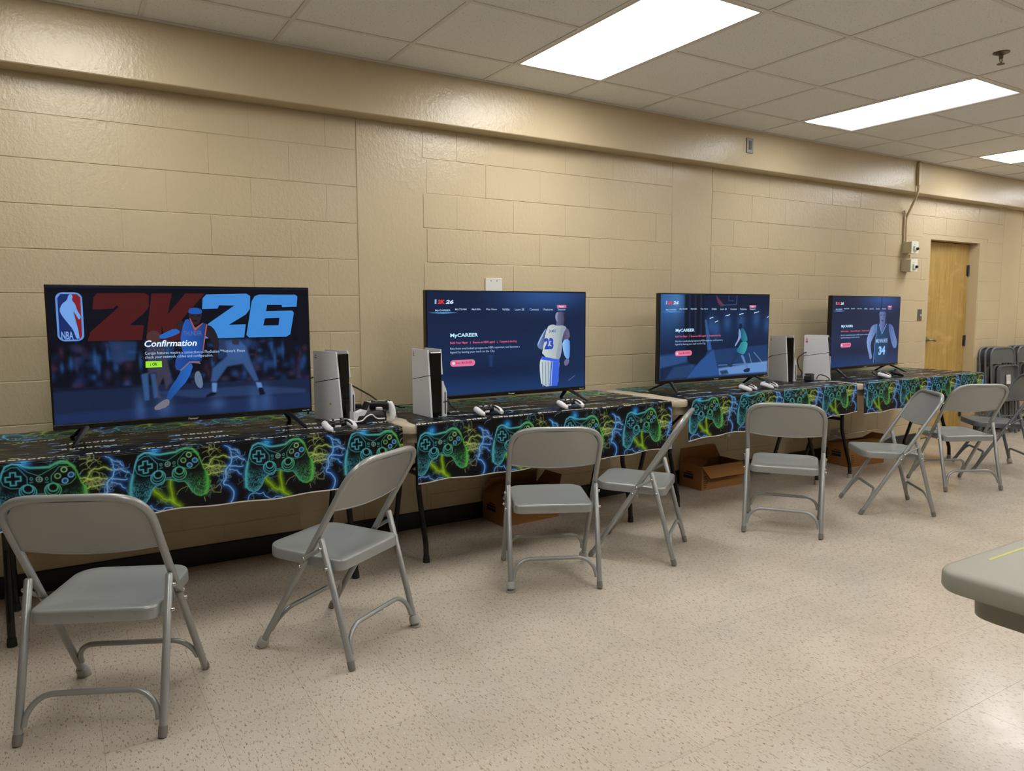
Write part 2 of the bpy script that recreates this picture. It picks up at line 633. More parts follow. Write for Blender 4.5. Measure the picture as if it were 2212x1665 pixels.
# recessed troffers
def lens_mat(name, grad, power=1.0):
    m = mat(name, 'e8eaec', 0.4)
    t = NT(m)
    tc = t.n('ShaderNodeTexCoord'); sx = t.n('ShaderNodeSeparateXYZ')
    t.l(tc.outputs['Object'], sx.inputs[0])
    mr = t.n('ShaderNodeMapRange'); mr.inputs[1].default_value = 0.0; mr.inputs[2].default_value = GT
    t.l(sx.outputs[0], mr.inputs[0])
    col = t.ramp(mr.outputs[0], grad)
    pr = t.noise(t.objco(), 300, 1)
    t.l(t.bump(pr, 0.3, 0.001).outputs[0], t.b.inputs['Normal'])
    t.l(col, t.b.inputs['Emission Color'])
    t.b.inputs['Emission Strength'].default_value = LAMP * power
    return m
lens_mat('lens_bright', [(0, (1.0, 0.985, 0.96)), (1, (1.0, 0.985, 0.96))])
W3 = (1.0, 0.985, 0.96)
lens_mat('lens_weak', [(0, W3), (1, W3)], 0.66)
lens_mat('lens_one_tube', [(0, (2.2, 2.2, 2.2)), (0.28, (0.9, 0.9, 0.91)), (0.48, (0.066, 0.068, 0.072)), (0.72, (0.052, 0.054, 0.058)), (0.92, (0.068, 0.07, 0.074)), (1.0, (0.075, 0.077, 0.08))])
fr = MB()
fr.box((0.012, 0.012, 0), (0.026, 2 * GT - 0.012, 0.02)); fr.box((GT - 0.026, 0.012, 0), (GT - 0.012, 2 * GT - 0.012, 0.02))
fr.box((0.026, 0.012, 0), (GT - 0.026, 0.026, 0.02)); fr.box((0.026, 2 * GT - 0.026, 0), (GT - 0.026, 2 * GT - 0.012, 0.02))
fr_me = fr.mesh('frame'); fr_me.materials.append(MATS['troffer_frame'])
le = MB(); le.box((0.024, 0.024, 0.006), (GT - 0.024, 2 * GT - 0.024, 0.012))
le_b = le.mesh('lens'); le_b.materials.append(MATS['lens_bright'])
le_o = le.mesh('lens'); le_o.materials.append(MATS['lens_one_tube'])
le_w = le.mesh('lens'); le_w.materials.append(MATS['lens_weak'])
ho = MB()
ho.box((0.01, 0.01, 0.02), (GT - 0.01, 2 * GT - 0.01, 0.03)); ho_me = ho.mesh('housing'); ho_me.materials.append(MATS['troffer_frame'])
for kx, row in LIGHTS:
    lab = 'recessed fluorescent ceiling light with evenly lit lens, out over the open room'
    if (kx, row) == (3, 0): lab = 'brightest recessed fluorescent ceiling light, above the TV with the white-jersey player'
    if (kx, row) == (7, 0): lab = 'recessed ceiling light lit along one side only, nearest the sprinkler head'
    if (kx, row) == (11, 0): lab = 'recessed fluorescent ceiling light nearest the wooden door'
    if (kx, row) == (-1, 0): lab = 'recessed fluorescent ceiling light above the TV with the Confirmation message'
    if (kx, row) == (15, 0): lab = 'recessed fluorescent ceiling light beside the beam, beyond the stacked folded chairs'
    off = '' if row == 0 and kx in (3, 7, 11) else '_offscreen'      # the room's lamps that the photo shows only by their light
    th = thing('ceiling_light' + off, lab, 'ceiling light', (GX + GT * kx, GY - GT * (row + 2), ZC), 0, 'fluorescent troffers in the ceiling grid')
    link('frame', fr_me, th)
    link('lens' + off, {(7, 0): le_o, (-1, 0): le_w}.get((kx, row), le_b), th)
    link('housing', ho_me, th)
# ------------------------------------------------------------------ door
d = link('door_1', None); tag(d, kind='structure')
DY = 0.105
g = MB(); g.box((DX0 + 0.045, DY, 0.008), (DX1 - 0.016, DY + 0.044, DZ - 0.05), ch=0.002); leaf = g.build('door_leaf', 'door_wood', d, None)
g = MB()
g.box((DX0, 0.003, 0), (DX0 + 0.042, 0.19, DZ)); g.box((DX1 - 0.013, 0.003, 0), (DX1, 0.19, DZ)); g.box((DX0 + 0.042, 0.003, DZ - 0.045), (DX1 - 0.013, 0.19, DZ))
g.build('door_frame', 'wall_paint', d, None)
g = MB(); g.box((DX0, 0.17, 0), (DX1, 0.2, DZ)); g.build('door_stop', 'wall_paint', d, None)
for z in (0.24, 1.0, 1.74):
    g = MB(); g.box((DX1 - 0.052, DY - 0.004, z - 0.055), (DX1 - 0.014, DY + 0.002, z + 0.055)); g.tube([(DX1 - 0.02, DY - 0.008, z - 0.057), (DX1 - 0.02, DY - 0.008, z + 0.057)], 0.008, 10)
    g.build('hinge', 'dark_steel', d)
lz, lx = 1.022, 7.530
g = MB(); g.tube([(lx, DY + 0.002, lz), (lx, DY - 0.014, lz)], 0.034, 18)
g.tube([(lx, DY - 0.014, lz), (lx, DY - 0.05, lz)], 0.011, 10)
g.tube(fillet([(lx - 0.008, DY - 0.05, lz), (lx + 0.05, DY - 0.052, lz + 0.002), (lx + 0.12, DY - 0.046, lz - 0.008)], 0.02, 4), [0.011] * 8, 10)
g.build('door_handle', 'steel', d)

# ------------------------------------------------------------------ small fixtures on the wall
def plate(name, x0, x1, z0, z1, m, label, cat, y=0.0, th=0.006):
    t_ = thing(name, label, cat, ((x0 + x1) / 2, y, (z0 + z1) / 2))
    w, h = (x1 - x0) / 2, (z1 - z0) / 2
    g = MB(); g.box((-w, -th, -h), (w, 0.0012, h), ch=0.002); g.build('plate', m, t_, None)
    return t_
t_ = plate('wall_plate', 2.333, 2.456, 1.40, 1.538, 'plate_white', 'blank white cover plate on the wall above the TV with the white-jersey player', 'wall plate', th=0.012)
for dx in (-0.022, 0.022):
    g = MB(); g.lathe([(0.0035, 0), (0.0035, 0.0015)], 8, xf=Matrix.Translation((dx, -0.012, 0.052)) @ Matrix.Rotation(R(90), 4, 'X')); g.build('screw', 'dark_steel', t_)
t_ = plate('junction_box', 4.545, 4.618, 2.52, 2.63, 'steel', 'stainless steel cover plate with a slot on the beam below the ceiling', 'junction box', y=-0.13, th=0.008)
g = MB(); g.box((-0.014, -0.011, -0.03), (0.014, -0.0079, 0.034)); g.build('cover_slot', 'dark_steel', t_, None)
t_ = plate('outlet', 4.545, 4.62, 0.30, 0.415, 'box_putty', 'tan electrical outlet low on the wall under the tables', 'outlet')
for dz in (-0.025, 0.025):
    g = MB(); g.lathe([(0.017, 0), (0.016, 0.003)], 14, xf=Matrix.Translation((0, -0.006, dz)) @ Matrix.Rotation(R(90), 4, 'X')); g.build('socket', 'box_white', t_)
t_ = plate('light_switch', 7.195, 7.262, 1.222, 1.334, 'steel', 'steel light switch plate between the TV with the dark-jersey player and the door', 'light switch', th=0.007)
g = MB(); g.box((-0.006, -0.02, -0.006), (0.006, -0.006, 0.012), xf=Matrix.Rotation(R(18), 4, 'X')); g.build('toggle', 'plate_white', t_, None)

def wall_box(z0, z1, label):
    t_ = thing('control_box', label, 'control box', (6.93, 0, (z0 + z1) / 2), 0, 'control boxes on the conduit')
    h = (z1 - z0) / 2
    g = MB(); g.box((-0.055, -0.09, -h), (0.055, 0.001, h), ch=0.004); g.build('housing', 'box_putty', t_, None)
    g = MB(); g.box((-0.057, -0.098, -h - 0.003), (0.057, -0.089, h + 0.003), ch=0.002); g.build('cover', 'box_white', t_, None)
    g = MB(); g.box((-0.026, -0.112, -h + 0.02), (0.026, -0.097, 0.012), ch=0.003); g.build('switch_housing', 'box_white', t_, None)
    g = MB(); g.lathe([(0.013, 0), (0.013, 0.012), (0.009, 0.02)], 14, xf=Matrix.Translation((0.006, -0.111, -0.014)) @ Matrix.Rotation(R(90), 4, 'X')); g.build('knob', 'cable_black', t_)
    g = MB(); g.box((-0.014, -0.102, 0.022), (0.014, -0.0975, 0.032)); g.build('indicator', 'plate_white', t_, None)
    g = MB(); g.tube([(-0.0565, -0.045, 0.0), (-0.0545, -0.045, 0.0)], 0.026, 20, flat=1.3); g.build('knockout', 'conduit_paint', t_)
wall_box(1.86, 1.965, 'upper putty-coloured control box with a black knob on the wall conduit')
wall_box(1.69, 1.80, 'lower putty-coloured control box with a black knob on the wall conduit')
t_ = thing('conduit', 'painted conduit running down from the ceiling over the beam to the control boxes', 'conduit', (6.85, -0.13, 2.05))
g = MB()
pth = fillet([(0.008, -0.014, 0.64), (0.004, -0.014, 0.37), (0.0, -0.006, 0.33), (0.055, 0.116, 0.15), (0.062, 0.115, -0.08)], 0.05, 5)
g.tube(pth, 0.011, 10); g.build('main_pipe', 'conduit_paint', t_)
g = MB(); g.tube([(0.024, 0.118, 0.21), (0.030, 0.118, 0.17), (0.034, 0.118, -0.08)], 0.0085, 8); g.build('side_pipe', 'conduit_paint', t_)
g = MB(); g.tube([(0.062, 0.09, -0.2), (0.062, 0.09, -0.24)], 0.011, 10); g.tube([(0.09, 0.09, -0.2), (0.09, 0.09, -0.24)], 0.008, 8); g.build('coupling', 'conduit_paint', t_)
g = MB(); g.box((-0.016, -0.026, 0.42), (0.020, 0.0005, 0.62), ch=0.003); g.build('channel', 'conduit_paint', t_, None)

t_ = thing('sprinkler_head', 'brass fire sprinkler head with round escutcheon on the ceiling', 'sprinkler', (4.37, -1.987, ZC + 0.004))
g = MB(); g.lathe([(0.040, 0.0), (0.040, -0.004), (0.022, -0.012), (0.013, -0.014)], 24); g.build('escutcheon', 'brass', t_)
g = MB(); g.lathe([(0.011, -0.012), (0.010, -0.032), (0.006, -0.034)], 14); g.tube([(-0.010, 0, -0.030), (-0.012, 0, -0.042), (-0.003, 0, -0.058)], 0.0025, 6); g.tube([(0.010, 0, -0.030), (0.012, 0, -0.042), (0.003, 0, -0.058)], 0.0025, 6); g.build('frame', 'brass', t_)
g = MB(); g.lathe([(0.019, -0.059), (0.019, -0.0615), (0.004, -0.063)], 16); g.build('deflector', 'brass', t_)

# ------------------------------------------------------------------ folding tables
ZT = 0.772
def make_table(x0, x1, label, y0=-0.765, y1=-0.012, dark=False, m='table_plastic', zt=ZT, group='folding tables along the wall', legs=True):
    t_ = thing('folding_table', label, 'table', ((x0 + x1) / 2, (y0 + y1) / 2, 0), 0, group)
    L, W = (x1 - x0) / 2, (y1 - y0) / 2
    g = MB()
    top = []
    for ins, z in ((0.004, zt - 0.045), (0.0, zt - 0.038), (0.0, zt - 0.010), (0.004, zt - 0.003), (0.012, zt), (0.03, zt)):
        top.append([(x, y, z) for x, y in rrect(-L + ins, -W + ins, L - ins, W - ins, 0.06 - ins * 0.5, 6)])
    g.rings(top); g.build('top', m, t_, 50)
    g = MB()
    rim = [[(x, y, z) for x, y in rrect(-L + ins, -W + ins, L - ins, W - ins, 0.05, 6)] for ins, z in ((0.05, zt - 0.046), (0.052, zt - 0.10), (0.062, zt - 0.105), (0.075, zt - 0.10), (0.075, zt - 0.046))]
    g.rings(rim, cap0=False, cap1=False); g.build('apron', m, t_, 50)
    for sx in (-1, 1):
        lx = sx * (L - 0.19)
        for sy in (-1, 1):
            g = MB()
            g.tube(fillet([(lx, sy * 0.115, zt - 0.06), (lx, sy * 0.125, 0.37), (lx, sy * 0.205, 0.10), (lx, sy * 0.21, 0.012)], 0.12, 5), 0.0145, 12)
            lg = g.build('leg', 'leg_black', t_)
            g = MB(); g.lathe([(0.0185, 0.0), (0.0185, 0.008), (0.0165, 0.034)], 14, xf=Matrix.Translation((lx, sy * 0.21, 0)))
            g.build('rubber_foot', 'rubber_black' if not dark else 'cap_grey', lg)
        g = MB(); g.tube([(lx, -0.12, 0.46), (lx, 0.12, 0.46)], 0.0125, 10); g.build('crossbar', 'leg_black', t_)
        g = MB(); g.tube([(lx, -W + 0.06, zt - 0.062), (lx, W - 0.06, zt - 0.062)], 0.012, 8); g.build('pivot_bar', 'leg_black', t_)
        g = MB(); g.tube([(lx, 0, 0.46), (lx - sx * 0.40, 0, zt - 0.05)], 0.010, 8); g.build('brace', 'leg_black', t_)
    return t_
make_table(-0.40, 1.415, 'beige folding table under the TV with the Confirmation message', -0.805)
make_table(1.435, 3.235, 'beige folding table under the TV with the white-jersey player', -0.762)
make_table(3.275, 5.105, 'beige folding table under the TV with the dribbling player in green', -0.742, dark=True)
make_table(5.145, 6.985, 'beige folding table under the TV with the dark-jersey player', -0.735, dark=True)
t_ = make_table(1.615, 3.445, 'bare grey plastic folding table out in the room with a yellow marker line', -4.0, -3.238, m='table_plastic_worn', zt=0.77, group=None)
g = MB()
g.box((-0.756, 0.334, 0.7695), (-0.40, 0.341, 0.7703)); g.build('marker_line', 'marker_yellow', t_, None)
# ------------------------------------------------------------------ printed table cloths (colour carried by the cloth's own vertices)
PU, PVH, PRES = 0.445, 0.53, 0.0014
NU, NV = int(round(PU / PRES)), int(round(PVH / PRES))
PIX = np.zeros((NV, NU, 3)); PIX[:] = (0.0025, 0.0028, 0.004)
def _win(pts, pad):
    a = np.array(pts); lo = a.min(0) - pad; hi = a.max(0) + pad
    iu = np.arange(int(math.floor(lo[0] / PRES)), int(math.ceil(hi[0] / PRES)) + 1)
    iv = np.arange(max(0, int(math.floor(lo[1] / PRES))), min(NV - 1, int(math.ceil(hi[1] / PRES))) + 1)
    return iu, iv
def _dist(pts, U, V, closed=False):
    D = np.full(U.shape, 9.0)
    n = len(pts)
    for i in range(n if closed else n - 1):
        (ax, ay), (bx, by) = pts[i], pts[(i + 1) % n]
        dx, dy = bx - ax, by - ay
        q = dx * dx + dy * dy + 1e-12
        s = np.clip(((U - ax) * dx + (V - ay) * dy) / q, 0, 1)
        D = np.minimum(D, np.hypot(U - ax - s * dx, V - ay - s * dy))
    return D
CY_, GR_ = np.array(lin('4fb3c8')), np.array(lin('58b84f'))
def grad(U, a=-0.04, b=0.12):
    s = np.clip((U - a) / (b - a), 0, 1)[..., None]
    return CY_ * (1 - s) + GR_ * s
def stroke(pts, w, col=None, glow=0.0, gcol=None, ga=0.7, closed=False, alpha=1.0):
    pad = w + glow * 2.2 + 0.002
    iu, iv = _win(pts, pad)
    if len(iv) == 0: return
    U, V = np.meshgrid(iu * PRES, iv * PRES)
    D = _dist(pts, U, V, closed)
    view = PIX[np.ix_(iv, iu % NU)]
    if glow:
        g_ = np.exp(-(D / glow) ** 2)[..., None] * ga
        gc = np.array(gcol) if gcol is not None else grad(U)
        view = 1 - (1 - view) * (1 - g_ * gc)
    a = np.clip((w - D) / PRES + 0.5, 0, 1)[..., None] * alpha
    c = np.array(col) if col is not None else grad(U)
    PIX[np.ix_(iv, iu % NU)] = view * (1 - a) + c * a
def inside(poly, U, V):
    r = np.zeros(U.shape, bool); n = len(poly)
    for i in range(n):
        (x1, y1), (x2, y2) = poly[i], poly[(i + 1) % n]
        if y1 == y2: continue
        c = ((y1 > V) != (y2 > V)) & (U < (x2 - x1) * (V - y1) / (y2 - y1) + x1)
        r ^= c
    return r
def fill(poly, col, alpha=1.0):
    iu, iv = _win(poly, 0.002)
    U, V = np.meshgrid(iu * PRES, iv * PRES)
    a = (inside(poly, U, V) * alpha)[..., None]
    view = PIX[np.ix_(iv, iu % NU)]
    PIX[np.ix_(iv, iu % NU)] = view * (1 - a) + np.array(col) * a
def circ(cx, cy, r_, n=22, e=1.0):
    return [(cx + r_ * math.cos(2 * PI * k / n), cy + e * r_ * math.sin(2 * PI * k / n)) for k in range(n)]
prn = random.Random(11)
def jag(pts, amp, lev=2):
    pts = [tuple(p) for p in pts]
    for _ in range(lev):
        out = [pts[0]]
        for a, b in zip(pts[:-1], pts[1:]):
            L = math.hypot(b[0] - a[0], b[1] - a[1])
            m_ = ((a[0] + b[0]) / 2 + prn.uniform(-amp, amp) * L, (a[1] + b[1]) / 2 + prn.uniform(-amp, amp) * L)
            out += [m_, b]
        pts = out
    return pts
def twig(x, y, ang, L, col, w, depth=2):
    pts = [(x, y)]
    for _ in range(5):
        ang += prn.uniform(-0.7, 0.7)
        x += math.cos(ang) * L / 5; y += math.sin(ang) * L / 5
        pts.append((x, y))
        if depth and prn.random() < 0.4:
            twig(x, y, ang + prn.choice((-1, 1)) * prn.uniform(0.5, 1.1), L * 0.55, col, w * 0.8, depth - 1)
    stroke(pts, w, col, alpha=0.8)
YEL, LIME, BLU = lin('c9d27a'), lin('9fc320'), lin('8fc4ee')
DGR, DBL, DLM = lin('4c7a1c'), lin('1557a8'), lin('7fae10')
# background webs of faint lightning
for _ in range(26):
    twig(prn.uniform(0, PU), prn.uniform(0.005, 0.27), prn.uniform(0, 6.28), prn.uniform(0.03, 0.07), lin('7f9a86') if prn.random() < .6 else lin('5b8fb0'), 0.0007)
for _ in range(9):
    twig(prn.uniform(0.135, 0.22), prn.uniform(0.10, 0.25), prn.uniform(0, 6.28), 0.06, lin('aab86a'), 0.0009)
for _ in range(7):
    twig(prn.uniform(0.22, 0.29), prn.uniform(0.10, 0.27), prn.uniform(0, 6.28), 0.05, lin('79a9d8'), 0.0009)
# lime bolt under the pad, blue and yellow bolts in the gap
stroke(jag([(-.055,.105),(-.049,.087),(-.03,.067),(-.018,.051),(.008,.042),(.017,.036),(.027,.022),(.042,.01)], .12), 0.0016, LIME, 0.012, DLM, 0.75)
stroke(jag([(.012,.125),(.009,.102),(.013,.076),(.014,.056),(.017,.036)], .1), 0.0016, LIME, 0.010, DLM, 0.7)
for q in ([(.162,.18),(.172,.202),(.186,.21),(.21,.212),(.227,.211),(.247,.199)], [(.134,.183),(.15,.182),(.173,.171),(.197,.174),(.211,.167),(.229,.165)], [(.138,.163),(.157,.171),(.18,.173)], [(.155,.138),(.172,.144),(.186,.14),(.2,.143),(.217,.144)]):
    stroke(jag(q, .16), 0.0014, YEL, 0.006, DGR, 0.8)
for q in ([(.137,.196),(.149,.212),(.171,.222),(.185,.236),(.197,.244)], [(.138,.23),(.16,.241),(.193,.245)], [(.147,.058),(.169,.073),(.18,.059),(.204,.056),(.207,.076),(.203,.092),(.186,.079),(.169,.076)], [(.031,.059),(.039,.075),(.064,.087),(.078,.093)], [(.154,.108),(.166,.112),(.161,.1)], [(.138,.044),(.141,.024)]):
    stroke(jag(q, .15), 0.0009, lin('9aa86c'))
for q, w_ in (([(.228,.254),(.244,.242),(.251,.224),(.255,.203)], .0014), ([(.247,.242),(.27,.229),(.284,.213)], .0016), ([(.255,.2),(.276,.201),(.286,.192),(.305,.185)], .002), ([(.244,.163),(.258,.162),(.28,.157),(.297,.157)], .0018), ([(.241,.151),(.253,.147),(.272,.14),(.29,.122)], .0014)):
    stroke(jag(q, .14), w_, BLU, 0.009, DBL, 0.8)
stroke(jag([(.254,.193),(.249,.173),(.229,.15),(.226,.13),(.227,.112),(.215,.095),(.217,.087),(.236,.08),(.249,.063),(.256,.046),(.253,.026),(.243,.008)], .10, 1), 0.0020, BLU, 0.012, DBL, 0.95)
stroke(jag([(-.132,.006),(-.127,.027),(-.112,.035),(-.086,.031),(-.067,.036),(-.059,.02),(-.044,.01),(-.024,.007),(-.015,.014),(.013,.009)], .12, 1), 0.0013, BLU, 0.010, DBL, 0.5)
# the pad
OUT = [(-.111,.225),(-.102,.244),(-.08,.252),(-.061,.248),(-.048,.241),(-.031,.236),(.004,.235),(.037,.236),(.055,.247),(.069,.25),(.098,.247),(.118,.228),(.126,.214),(.131,.194),(.14,.165),(.151,.149),(.155,.118),(.153,.083),(.143,.059),(.126,.049),(.108,.054),(.09,.071),(.078,.095),(.065,.114),(.04,.115),(.025,.122),(.01,.129),(-.01,.129),(-.019,.115),(-.046,.111),(-.058,.101),(-.072,.068),(-.088,.048),(-.107,.042),(-.126,.049),(-.138,.065),(-.138,.097),(-.135,.135),(-.127,.167),(-.119,.2)]
fill(OUT, lin('04080d'), 0.96)
# grip shading: speckle and colour inside the outline
iu = np.arange(int(-.16 / PRES), int(.17 / PRES)); iv = np.arange(int(.03 / PRES), int(.27 / PRES))
U, V = np.meshgrid(iu * PRES, iv * PRES)
ins = inside(OUT, U, V); De = _dist(OUT, U, V, True)
rs = np.random.RandomState(3)
nz = rs.rand(*U.shape)
for _ in range(1):
    nz = (nz + np.roll(nz, 1, 0) + np.roll(nz, 1, 1) + np.roll(nz, -1, 0)) / 4
grip = np.clip((0.155 - V) / 0.05, 0, 1) * np.clip((np.abs(U - 0.008) - 0.045) / 0.03, 0, 1)
rim = np.exp(-(De / 0.018) ** 2)
spk = (nz > 0.60 - 0.14 * rim) * grip * ins
colg = grad(U, -0.02, 0.15)
view = PIX[np.ix_(iv, iu % NU)]
view = view + (ins * (grip * (0.05 + 0.40 * rim) * 0.40 + rim * 0.03))[..., None] * colg * np.where(U < 0.05, 0.55, 0.75)[..., None]
a = (spk * 0.75)[..., None]
PIX[np.ix_(iv, iu % NU)] = view * (1 - a) + colg * 0.9 * a
stroke(OUT, 0.0015, None, 0.003, None, 0.25, True)
stroke([(-.102,.243),(-.08,.254),(-.061,.251),(-.04,.24),(-.023,.236),(.004,.237),(.037,.239),(.058,.252),(.076,.257),(.098,.252),(.12,.228)], 0.0032, None, 0.005, None, 0.35)
stroke([(-.119,.2),(-.111,.225),(-.102,.243)], 0.003)
stroke([(.151,.149),(.155,.118),(.153,.083),(.143,.059)], 0.004, None, 0.008, None, 0.6)
stroke([(-.138,.065),(-.138,.097),(-.135,.135),(-.127,.167)], 0.004, None, 0.008, None, 0.5)
stroke(circ(-.043, .257, .006), 0.004, lin('2f9fe0'), 0.016, lin('1f7fd0'), 0.9)
stroke([(-.063,.247),(-.032,.219),(.0,.206),(.016,.214),(.066,.245)], 0.0010, alpha=0.8)
stroke([(-.111,.223),(-.083,.239),(-.064,.239),(-.035,.2),(-.036,.173),(-.059,.159),(-.087,.16),(-.111,.175),(-.117,.195)], 0.0012, closed=True, alpha=0.85)
dx_, dy_, a_, b_ = -.079, .196, .024, .0085
stroke([(dx_-a_,dy_-b_),(dx_-b_,dy_-b_),(dx_-b_,dy_-a_),(dx_+b_,dy_-a_),(dx_+b_,dy_-b_),(dx_+a_,dy_-b_),(dx_+a_,dy_+b_),(dx_+b_,dy_+b_),(dx_+b_,dy_+a_),(dx_-b_,dy_+a_),(dx_-b_,dy_+b_),(dx_-a_,dy_+b_)], 0.0021, None, 0.003, None, 0.3, True)
stroke([(.07,.238),(.042,.204),(.041,.184),(.054,.175),(.081,.165),(.104,.169),(.123,.187),(.122,.215),(.109,.234)], 0.0010, closed=True, alpha=0.85)
for (bx, by), c_ in zip([(.085,.224),(.063,.202),(.107,.201),(.086,.181)], ('9fc98a', '7fb37c', '6fb0dc', '6fb0dc')):
    fill(circ(bx, by, .009), lin('0a2a18') if c_ != '6fb0dc' else lin('0f4f8a'))
    stroke(circ(bx, by, .0095), 0.0019, lin(c_), closed=True)
for sx_, sy_ in ((-.035, .149), (.045, .153)):
    fill(circ(sx_, sy_ - .004, .027), lin('05101a'))
    stroke(circ(sx_, sy_ - .004, .027), 0.0018, closed=True)
    stroke(circ(sx_, sy_, .021), 0.0011, closed=True)
    fill(circ(sx_ + .001, sy_ + .007, .016), lin('020304'))
    stroke(circ(sx_ + .001, sy_ + .007, .0155), 0.0022, closed=True)
stroke(circ(.003, .192, .0095), 0.0016, lin('8ab8b0'), closed=True)
stroke([(.003,.197),(.003,.187)], .001, lin('8ab8b0')); stroke([(-.003,.192),(.009,.192)], .001, lin('8ab8b0'))
for q in (-.022, .027):
    stroke(circ(q, .194, .0042, 12, 1.3), 0.0010, closed=True); stroke([(q - .006, .180), (q + .005, .181)], .001)
stroke([(-.007,.136),(.018,.136)], .001)
# white block lettering band along the fold, then sparse streaks on the flat top
for q in range(14):
    u0 = q * PU / 14 + 0.003
    if q in (4, 9): continue
    fill([(u0, .298), (u0 + .024, .300), (u0 + .023, .314), (u0 - .001, .312)], lin('c9c8bd'))
    fill([(u0 + .009, .297 + .006 * (q % 2)), (u0 + .014, .297 + .006 * (q % 2)), (u0 + .013, .309), (u0 + .008, .309)], lin('060607'))
for _ in range(12):
    x_, y_ = prn.uniform(0, PU), prn.uniform(.33, .52)
    c_ = prn.choice((BLU, YEL, BLU, lin('7f8f95')))
    stroke(jag([(x_, y_), (x_ + prn.uniform(.02, .06), y_ + prn.uniform(-.02, .02))], .25), prn.uniform(.0008, .002), c_, 0.006, DBL if c_ == BLU else DGR, 0.35)
for q in range(7):
    u0 = 0.08 + q * .03
    fill([(u0, .452), (u0 + .020, .452), (u0 + .020, .480), (u0, .480)], lin('b9b8ae'))
    fill([(u0 + .007, .460), (u0 + .013, .460), (u0 + .013, .492), (u0 + .007, .492)] if q % 2 else [(u0 + .006, .45), (u0 + .014, .45), (u0 + .014, .466), (u0 + .006, .466)], lin('060607'))
PIX = np.clip(PIX, 0, 1)
def sample(u, v):
    v = np.where(v > PVH, 2 * PVH - v, v)
    x = (u / PRES) % NU; y = np.clip(v / PRES, 0, NV - 1.001)
    x0 = np.floor(x).astype(int) % NU; y0 = np.floor(y).astype(int)
    fx = (x - np.floor(x))[..., None]; fy = (y - y0)[..., None]
    x1 = (x0 + 1) % NU; y1 = np.minimum(y0 + 1, NV - 1)
    return (PIX[y0, x0] * (1 - fx) + PIX[y0, x1] * fx) * (1 - fy) + (PIX[y1, x0] * (1 - fx) + PIX[y1, x1] * fx) * fy

def grid_mesh(name, Pxyz, C, mats):
    """mesh from an (a,b,3) array of points with one colour for each point"""
    a, b = Pxyz.shape[:2]
    me = bpy.data.meshes.new(name)
    idx = np.arange(a * b).reshape(a, b)
    f = np.stack([idx[:-1, :-1], idx[:-1, 1:], idx[1:, 1:], idx[1:, :-1]], -1).reshape(-1, 4)
    me.vertices.add(a * b); me.vertices.foreach_set('co', Pxyz.reshape(-1).astype(np.float32))
    me.loops.add(f.size); me.loops.foreach_set('vertex_index', f.reshape(-1).astype(np.int32))
    me.polygons.add(len(f)); me.polygons.foreach_set('loop_start', np.arange(0, f.size, 4, dtype=np.int32))
    me.update(calc_edges=True)
    at = me.color_attributes.new('Col', 'FLOAT_COLOR', 'POINT')
    at.data.foreach_set('color', np.concatenate([C.reshape(-1, 3), np.ones((a * b, 1))], 1).astype(np.float32).reshape(-1))
    me.polygons.foreach_set('use_smooth', [True] * len(f))
    me.materials.append(MATS[mats])
    return me

def make_cloth(xa, xb, yf, d0, d1, ucen, res, label, seed, edge0=0.0, yback=-0.016, flap=0.0):
    rs = np.random.RandomState(seed)
    nx = int((xb - xa) / res) + 1
    rf = np.arange(-1.0, 0.0, res / 0.27)                       # fraction of the drop
    tp = np.concatenate([np.arange(0, 0.10, res * 1.3), np.arange(0.10, yback - yf, res * 2.2), [yback - yf]])
    xs = np.linspace(xa, xb, nx)
    rows = np.concatenate([rf, tp])
    Xg, Wg = np.meshgrid(xs, rows)
    drop = d0 + (d1 - d0) * (Xg - xa) / (xb - xa) + 0.004 * np.sin(Xg * 9 + seed) + 0.003 * np.sin(Xg * 23 + 2 * seed)
    front = Wg < 0
    W = np.where(front, Wg * drop, Wg)
    ph = rs.uniform(0, 6.28, 12)
    wr = np.zeros_like(Xg)
    for i in range(6):
        kx, ky = rs.uniform(8, 55), rs.uniform(30, 120)
        wr += np.sin(Xg * kx + W * ky + ph[i]) * rs.uniform(0.3, 1.0)
    wr = np.abs(wr) * 0.0011
    rad = 0.012
    Yc = np.where(front, yf - 0.006 - 0.010 * (-Wg.clip(-1, 0)) - 0.005 * np.sin(Xg * 7.3 + ph[6]) * (-Wg.clip(-1, 0)) ** 2 - 0.0025 * np.sin(Xg * 19 + ph[7]) * (-Wg.clip(-1, 0)), yf - 0.006 + W * (yback - yf + 0.006) / (yback - yf))
    Zc = np.where(front, ZT + 0.003 + W, ZT + 0.003 + wr)
    # soften the fold
    near = np.clip(1 - np.abs(W) / rad, 0, 1)
    Zc -= 0.004 * near ** 2
    Yc += np.where(front, 0.004 * near ** 2, 0.0)
    # ragged left end: the top sheet is pulled in from the end of the table
    if edge0:
        s_ = np.clip((xa + 0.5 - Xg) / 0.5, 0, 1) ** 2
        Xg = Xg + s_ * edge0 * np.where(front, 0.0, np.sin(np.clip(W / (yback - yf), 0, 1) * PI) ** 2 * (0.7 + 0.3 * np.sin(W * 31 + seed)))
    C = sample(Xg - ucen, W + drop)
    C[:] = np.where((front & ((W + drop) < 0.0045))[..., None], np.array(lin('d6d3cb')), C)
    me = grid_mesh('tablecloth', np.stack([Xg, Yc, Zc], -1), C, 'cloth_print')
    o = link('tablecloth', me)
    tag(o, label, 'tablecloth', 'lightning print tablecloths')
    return o
make_cloth(-0.415, 1.41, -0.805, 0.262, 0.262, 0.366, 0.0021, 'black lightning print tablecloth beneath the TV with the Confirmation message', 1)
make_cloth(1.503, 3.215, -0.762, 0.298, 0.292, 1.627, 0.0028, 'black lightning print tablecloth beneath the TV with the white-jersey player', 2, 0.06)
